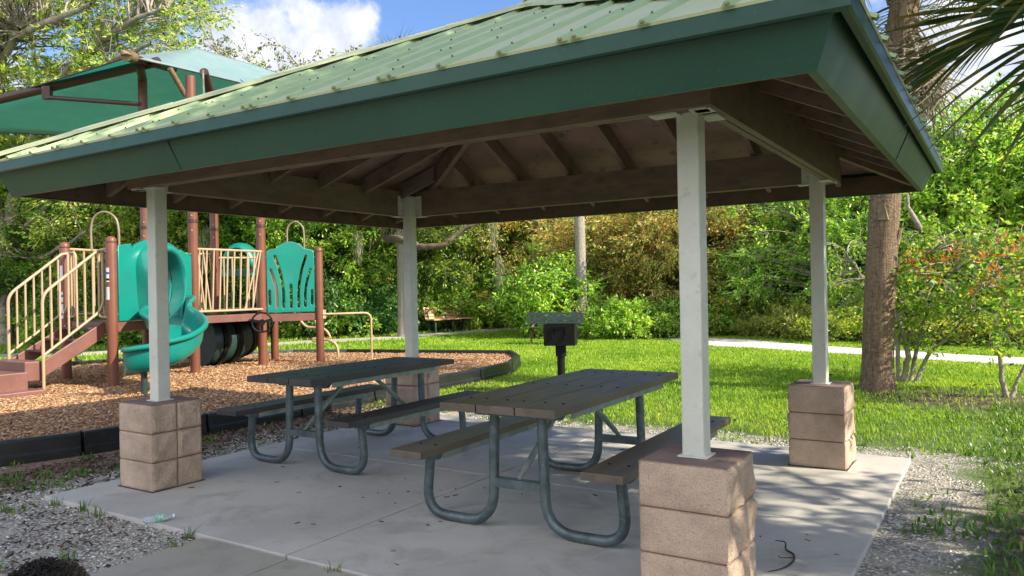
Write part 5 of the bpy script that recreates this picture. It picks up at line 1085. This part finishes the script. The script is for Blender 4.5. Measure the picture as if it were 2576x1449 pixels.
# ---------------- palms
def fan(key, pet, bl, nb, droopf, lw, seed, spread=150, fold=.25, dry=False, split=.45):
    """costapalmate fan: petiole along +X, blades radiating, tips drooping"""
    g_ = np.random.default_rng(seed); V, F, r = [], [], []
    hub = np.array([pet, 0, .12*pet]); n_s = 9
    for i in range(nb):
        a = R(-spread+2*spread*i/(nb-1))+g_.normal(0, .03); L = bl*(1-.28*abs(a)/R(spread))*g_.uniform(.88, 1.08); base = hub+np.array([.10*(1-abs(a)/R(spread))*bl, 0, 0])
        d0 = np.array([math.cos(a), math.sin(a), fold*abs(math.sin(a))+.08]); d0 /= np.linalg.norm(d0); sd = np.cross(d0, [0, 0, 1]); sd /= np.linalg.norm(sd)
        tw = g_.uniform(-.5, .5); dr = droopf*g_.uniform(.7, 1.4); nn = np.cross(sd, d0); b0 = len(V)
        for k in range(n_s):
            t_ = k/(n_s-1); p = base+d0*L*t_+np.array([0, 0, -1])*dr*L*t_**2.4; wv = lw*(.35+1.4*t_ if t_ < split else (.35+1.4*split)*(1-(t_-split)/(1-split))**.8+.03)
            s2 = sd*math.cos(tw*t_)+nn*math.sin(tw*t_); V += [p-s2*wv/2, p+nn*wv*.22, p+s2*wv/2]
            if k: o = b0+(k-1)*3; F += [(o, o+1, o+4, o+3), (o+1, o+2, o+5, o+4)]; r += [g_.uniform(.0, .6) if not dry else g_.uniform(0, 1)]*2 if t_ < .75 else [min(1, g_.uniform(.3, 1.))]*2
    b0 = len(V); m_ = 9
    for k in range(m_):
        t_ = k/(m_-1); p = np.array([pet*t_+.1*bl*max(0, t_-.9), 0, .12*pet*t_+.06*math.sin(t_*PI)*pet]); wv = .022*(1.6-.8*t_); V += [p+[0, -wv, 0], p+[0, 0, wv*.7], p+[0, wv, 0], p+[0, 0, -wv*.7]]
        if k:
            for j in range(4): F.append((b0+(k-1)*4+j, b0+(k-1)*4+(j+1) % 4, b0+k*4+(j+1) % 4, b0+k*4+j)); r.append(.6)
    return np_mesh(key, np.array(V), np.array(F), 4, r)
FR = [fan('frond', 1.0, 1.05, 34, .35, .032, 1), fan('frond', 1.1, 1.0, 36, .6, .03, 2), fan('frond', .9, 1.1, 32, .25, .034, 3)]
DRY = [fan('dead_frond', .7, .85, 22, 1.0, .03, 4, dry=True, fold=-.3), fan('dead_frond', .8, .9, 24, .8, .028, 5, dry=True, fold=-.4)]
for m_ in FR: m_.materials.append(MT['L_palm'])
for m_ in DRY: m_.materials.append(MT['L_palmdry'])
def palm(loc, H, r, label, bark='palmgrey', lean=(0, 0), nf=20, nd=8, sc=1., seed=1, boots=0, r2=None, name='palm_tree'):
    g_ = np.random.default_rng(seed); e = empty(name, loc, label, 'palm tree'); q = MB(); k = 40; r2 = r2 or r*.85
    rows = []
    for i in range(k+1):
        t_ = i/k; cx, cy = lean[0]*t_**1.6, lean[1]*t_**1.6; rad = (r+(r2-r)*t_)*(1+.28*math.exp(-t_*H/.18))
        rows.append([(cx+math.cos(a)*rad*(1+g_.normal(0, .018)), cy+math.sin(a)*rad*(1+g_.normal(0, .018)), -.05+H*t_) for a in np.linspace(0, 2*PI, 25)[:-1]])
    for row in rows: row.append(row[0])
    q.grid(rows)
    if boots:
        q.cur = 1
        for i in range(boots):
            z = H*.37+(H*.63)*(i/boots)**.9; a = i*2.4; t_ = z/H; cx, cy = lean[0]*t_**1.6, lean[1]*t_**1.6; rr = r+(r2-r)*t_; d = Vector((math.cos(a), math.sin(a), 0)); s_ = Vector((-d.y, d.x, 0)); c0 = Vector((cx, cy, z))+d*rr*.9; ww = g_.uniform(.05, .09); hh = g_.uniform(.12, .28)
            q.hexa([c0-s_*ww, c0+s_*ww, c0+s_*ww*.8+d*.03, c0-s_*ww*.8+d*.03, c0-s_*ww*.55+V3(0, 0, hh)+d*.05, c0+s_*ww*.35+V3(0, 0, hh)+d*.05, c0+s_*ww*.3+V3(0, 0, hh*1.05)+d*.075, c0-s_*ww*.5+V3(0, 0, hh)+d*.075])
    q.build('trunk', [bark, 'fiber'], e, False, auto=55)
    top = Vector((lean[0], lean[1], H-.1))
    for i in range(nf):
        a = i*2.399+g_.uniform(-.2, .2); el = R(78)-R(95)*(i/nf)**.9; o = bpy.data.objects.new('frond', FR[i % 3]); COL.objects.link(o); o.parent = e; o.location = top; o.rotation_euler = (g_.uniform(-.3, .3), -el, a); o.scale = (sc*g_.uniform(.9, 1.1),)*3
    for i in range(nd):
        a = i*2.399+1; o = bpy.data.objects.new('dead_frond', DRY[i % 2]); COL.objects.link(o); o.parent = e; o.location = top-Vector((0, 0, .15+.35*(i/max(1, nd)))); o.rotation_euler = (g_.uniform(-.5, .5), R(58+18*g_.uniform()), a); o.scale = (sc*g_.uniform(.8, 1.05),)*3
    return e
palm(gp(2208, 982), 5.1, .192, 'thick rough barked palm with a skirt of dead fronds, right of the rear right pier', 'palmbark', (.40, .05), 24, 18, .9, 3, 26, .178)
palm(gp(1466, 851), 7.6, .15, 'slender grey palm trunk standing behind the green bench', 'palmgrey', (-.1, -.05), 18, 6, 1., 5)
palm(gp(1016, 847), 7.4, .175, 'grey palm trunk standing just behind the rear post, beside the sidewalk', 'palmgrey', (-.05, 0), 18, 6, 1., 6)
palm(col(1265, 28.6), 2.6, .10, 'young fan palm with stiff upright fronds behind the green bench', 'palmgrey', (.1, 0), 16, 3, .9, 8)
palm(col(1350, 30), 3.7, .12, 'fan palm half hidden high in the trees behind the green bench', 'palmgrey', (.1, 0), 16, 3, 1.0, 9)
# the near palm whose fronds hang into the top right corner
npx = col(3060, 3.45); np_e = palm(npx, 3.0, .19, 'near palm whose long drooping fronds hang into the top right corner', 'palmbark', (0, 0), 9, 3, 1.0, 11, 18)
hub = Vector((npx.x, npx.y, 2.95))
NF = [fan('frond', .95, 1.1, 36, .14, .040, 21, spread=80, fold=.35), fan('frond', .9, 1.15, 34, .18, .040, 22, spread=75, fold=.4), fan('frond', .8, 1.05, 34, .12, .038, 23, spread=80, fold=.3)]
for m_ in NF: m_.materials.append(MT['L_palm'])
for i, (kx, ky, dep, roll, s_) in enumerate(((2800, -20, 3.5, .5, 1.), (2830, 110, 3.2, -.4, 1.), (2880, 230, 3.6, .8, .85), (2760, -130, 3.9, .1, 1.), (2700, -160, 4.5, -.6, 1.), (2760, 40, 3.0, -.2, .9), (2930, 250, 3.3, -.3, .8))):
    tgt = at(kx, ky, dep); d = tgt-hub; o = bpy.data.objects.new('frond', NF[i % 3]); COL.objects.link(o); o.parent = np_e; o.location = hub-npx
    L_ = d.length; s2 = L_/.95; yaw_ = math.atan2(d.y, d.x); pit = math.asin(d.z/L_); o.rotation_mode = 'XYZ'; o.rotation_euler = (roll, -pit-.10, yaw_); o.scale = (s_*max(.8, min(1.25, s2)),)*3

# firebush in front of the palm bed, right side
def custom_bush(name, base, stems, T, label, leafm, nleaf, cr, LL, LW, seed, flowers=None, cat='shrub', woodm='barklight'):
    wm, lm2 = crown_from_targets(name, T, stems, nleaf, cr, LL, LW, seed, .007, -.2, .12); e = plant(name, (wm, lm2), base, label, cat, leafm, woodm, wname='stems', lname='foliage')
    if flowers is not None:
        P = np.concatenate([f+rng.normal(0, .045, (16, 3)) for f in flowers]); D = P-np.repeat(flowers, 16, 0)+np.array([0, 0, .03]); o = link('blossom', leaves('blossom', P, D, .07, .02, rng.uniform(0, 1, len(P))), 'L_red', e)
    return e
b1 = gp(2272, 962); e1 = lambda kx, ky, dep: tuple(at(kx, ky, dep)-b1); D0 = (b1-CAM).dot(FWD)
st = [([(0, 0, -.05), e1(2283, 880, D0), e1(2260, 800, D0), e1(2250, 700, D0), e1(2290, 600, D0-.2)], .045, .012), ([(.08, 0, -.05), e1(2310, 860, D0), e1(2340, 760, D0-.3), e1(2400, 680, D0-.6)], .035, .010), ([(.15, .05, -.05), e1(2330, 900, D0), e1(2400, 830, D0-.3), e1(2480, 740, D0-.6)], .035, .010), ([(-.05, 0, -.05), e1(2250, 820, D0), e1(2200, 740, D0+.5), e1(2130, 640, D0+1)], .035, .010), ([e1(2283, 880, D0), e1(2300, 800, D0), e1(2330, 640, D0)], .022, .008)]
T = np.array([e1(random.uniform(2255, 2600), random.uniform(580, 800), D0+random.uniform(-1.2, .6)) for _ in range(108)]+[e1(random.uniform(2240, 2330), random.uniform(740, 900), D0+random.uniform(-.3, .3)) for _ in range(10)]+[e1(random.uniform(2060, 2190), random.uniform(600, 860), D0+random.uniform(.5, 2)) for _ in range(26)])
fl = np.array([e1(kx, ky, D0-.9) for kx, ky in ((2365, 655), (2325, 668), (2310, 640), (2275, 690), (2395, 640), (2420, 632), (2540, 600), (2510, 610), (2350, 690), (2470, 660), (2285, 672))])
custom_bush('firebush', b1, st, T, 'multi stemmed bush with orange blossoms growing just right of the thick palm trunk', 'L_fire', 44, .14, .09, .042, 5, fl)
b2_ = gp(2535, 1000); e1 = lambda kx, ky, dep: tuple(at(kx, ky, dep)-b2_); D0 = (b2_-CAM).dot(FWD)
st = [([(0, 0, -.05), e1(2520, 950, D0), e1(2515, 860, D0), e1(2500, 770, D0), e1(2510, 660, D0)], .035, .010), ([(.02, 0, -.05), e1(2560, 960, D0), e1(2600, 870, D0), e1(2640, 760, D0)], .03, .010)]
T = np.array([e1(random.uniform(2440, 2700), random.uniform(600, 880), D0+random.uniform(-.8, .5)) for _ in range(62)])
custom_bush('firebush', b2_, st, T, 'bush with yellow green leaves and forked stems at the right edge of the lawn', 'L_fire', 36, .14, .085, .04, 6, np.array([e1(kx, ky, D0-.6) for kx, ky in ((2560, 615), (2545, 640), (2500, 690), (2480, 650), (2520, 720), (2570, 700), (2460, 740))]))
# dry hanging petiole by the thick palm
q = MB(); q.tube([at(2282, 488, 9.6), at(2284, 520, 9.6), at(2300, 548, 9.6), at(2313, 572, 9.6), at(2316, 590, 9.6)], [.022, .02, .03, .035, .012], 8); prop(q.build('dry_frond_stem', 'barklight', smooth=True), 'dry brown frond stem hanging beside the thick palm below the roof corner', 'frond stem')

# trees on the right, outside the view, that throw the dappled shade on roof and slab
def shade_tree(x, y, H, R_, z0, seed, nt, label, gap=.8):
    me = plant_mesh('shade_tree', H, R_, R_, z0, nt, 34, .34, .17, .08, stems=1, tr=.16, seed=seed, shell=.25, gap=gap)
    return plant('shade_tree', me, (x, y, -.05), label, 'tree', 'L_mid', 'bark')
shade_tree(10.9, 2.0, 9.3, 3.1, 5.6, 61, 500, 'broad leafy tree standing right of the view, shading the slab', 0)
shade_tree(9.4, -2.2, 5.8, 2.4, 1.6, 62, 95, 'broad leafy tree standing right of the camera, shading the gravel strip')
shade_tree(9.3, 1.3, 5.2, 2.4, 1.7, 63, 120, 'low leafy tree right of the view below the broad one')
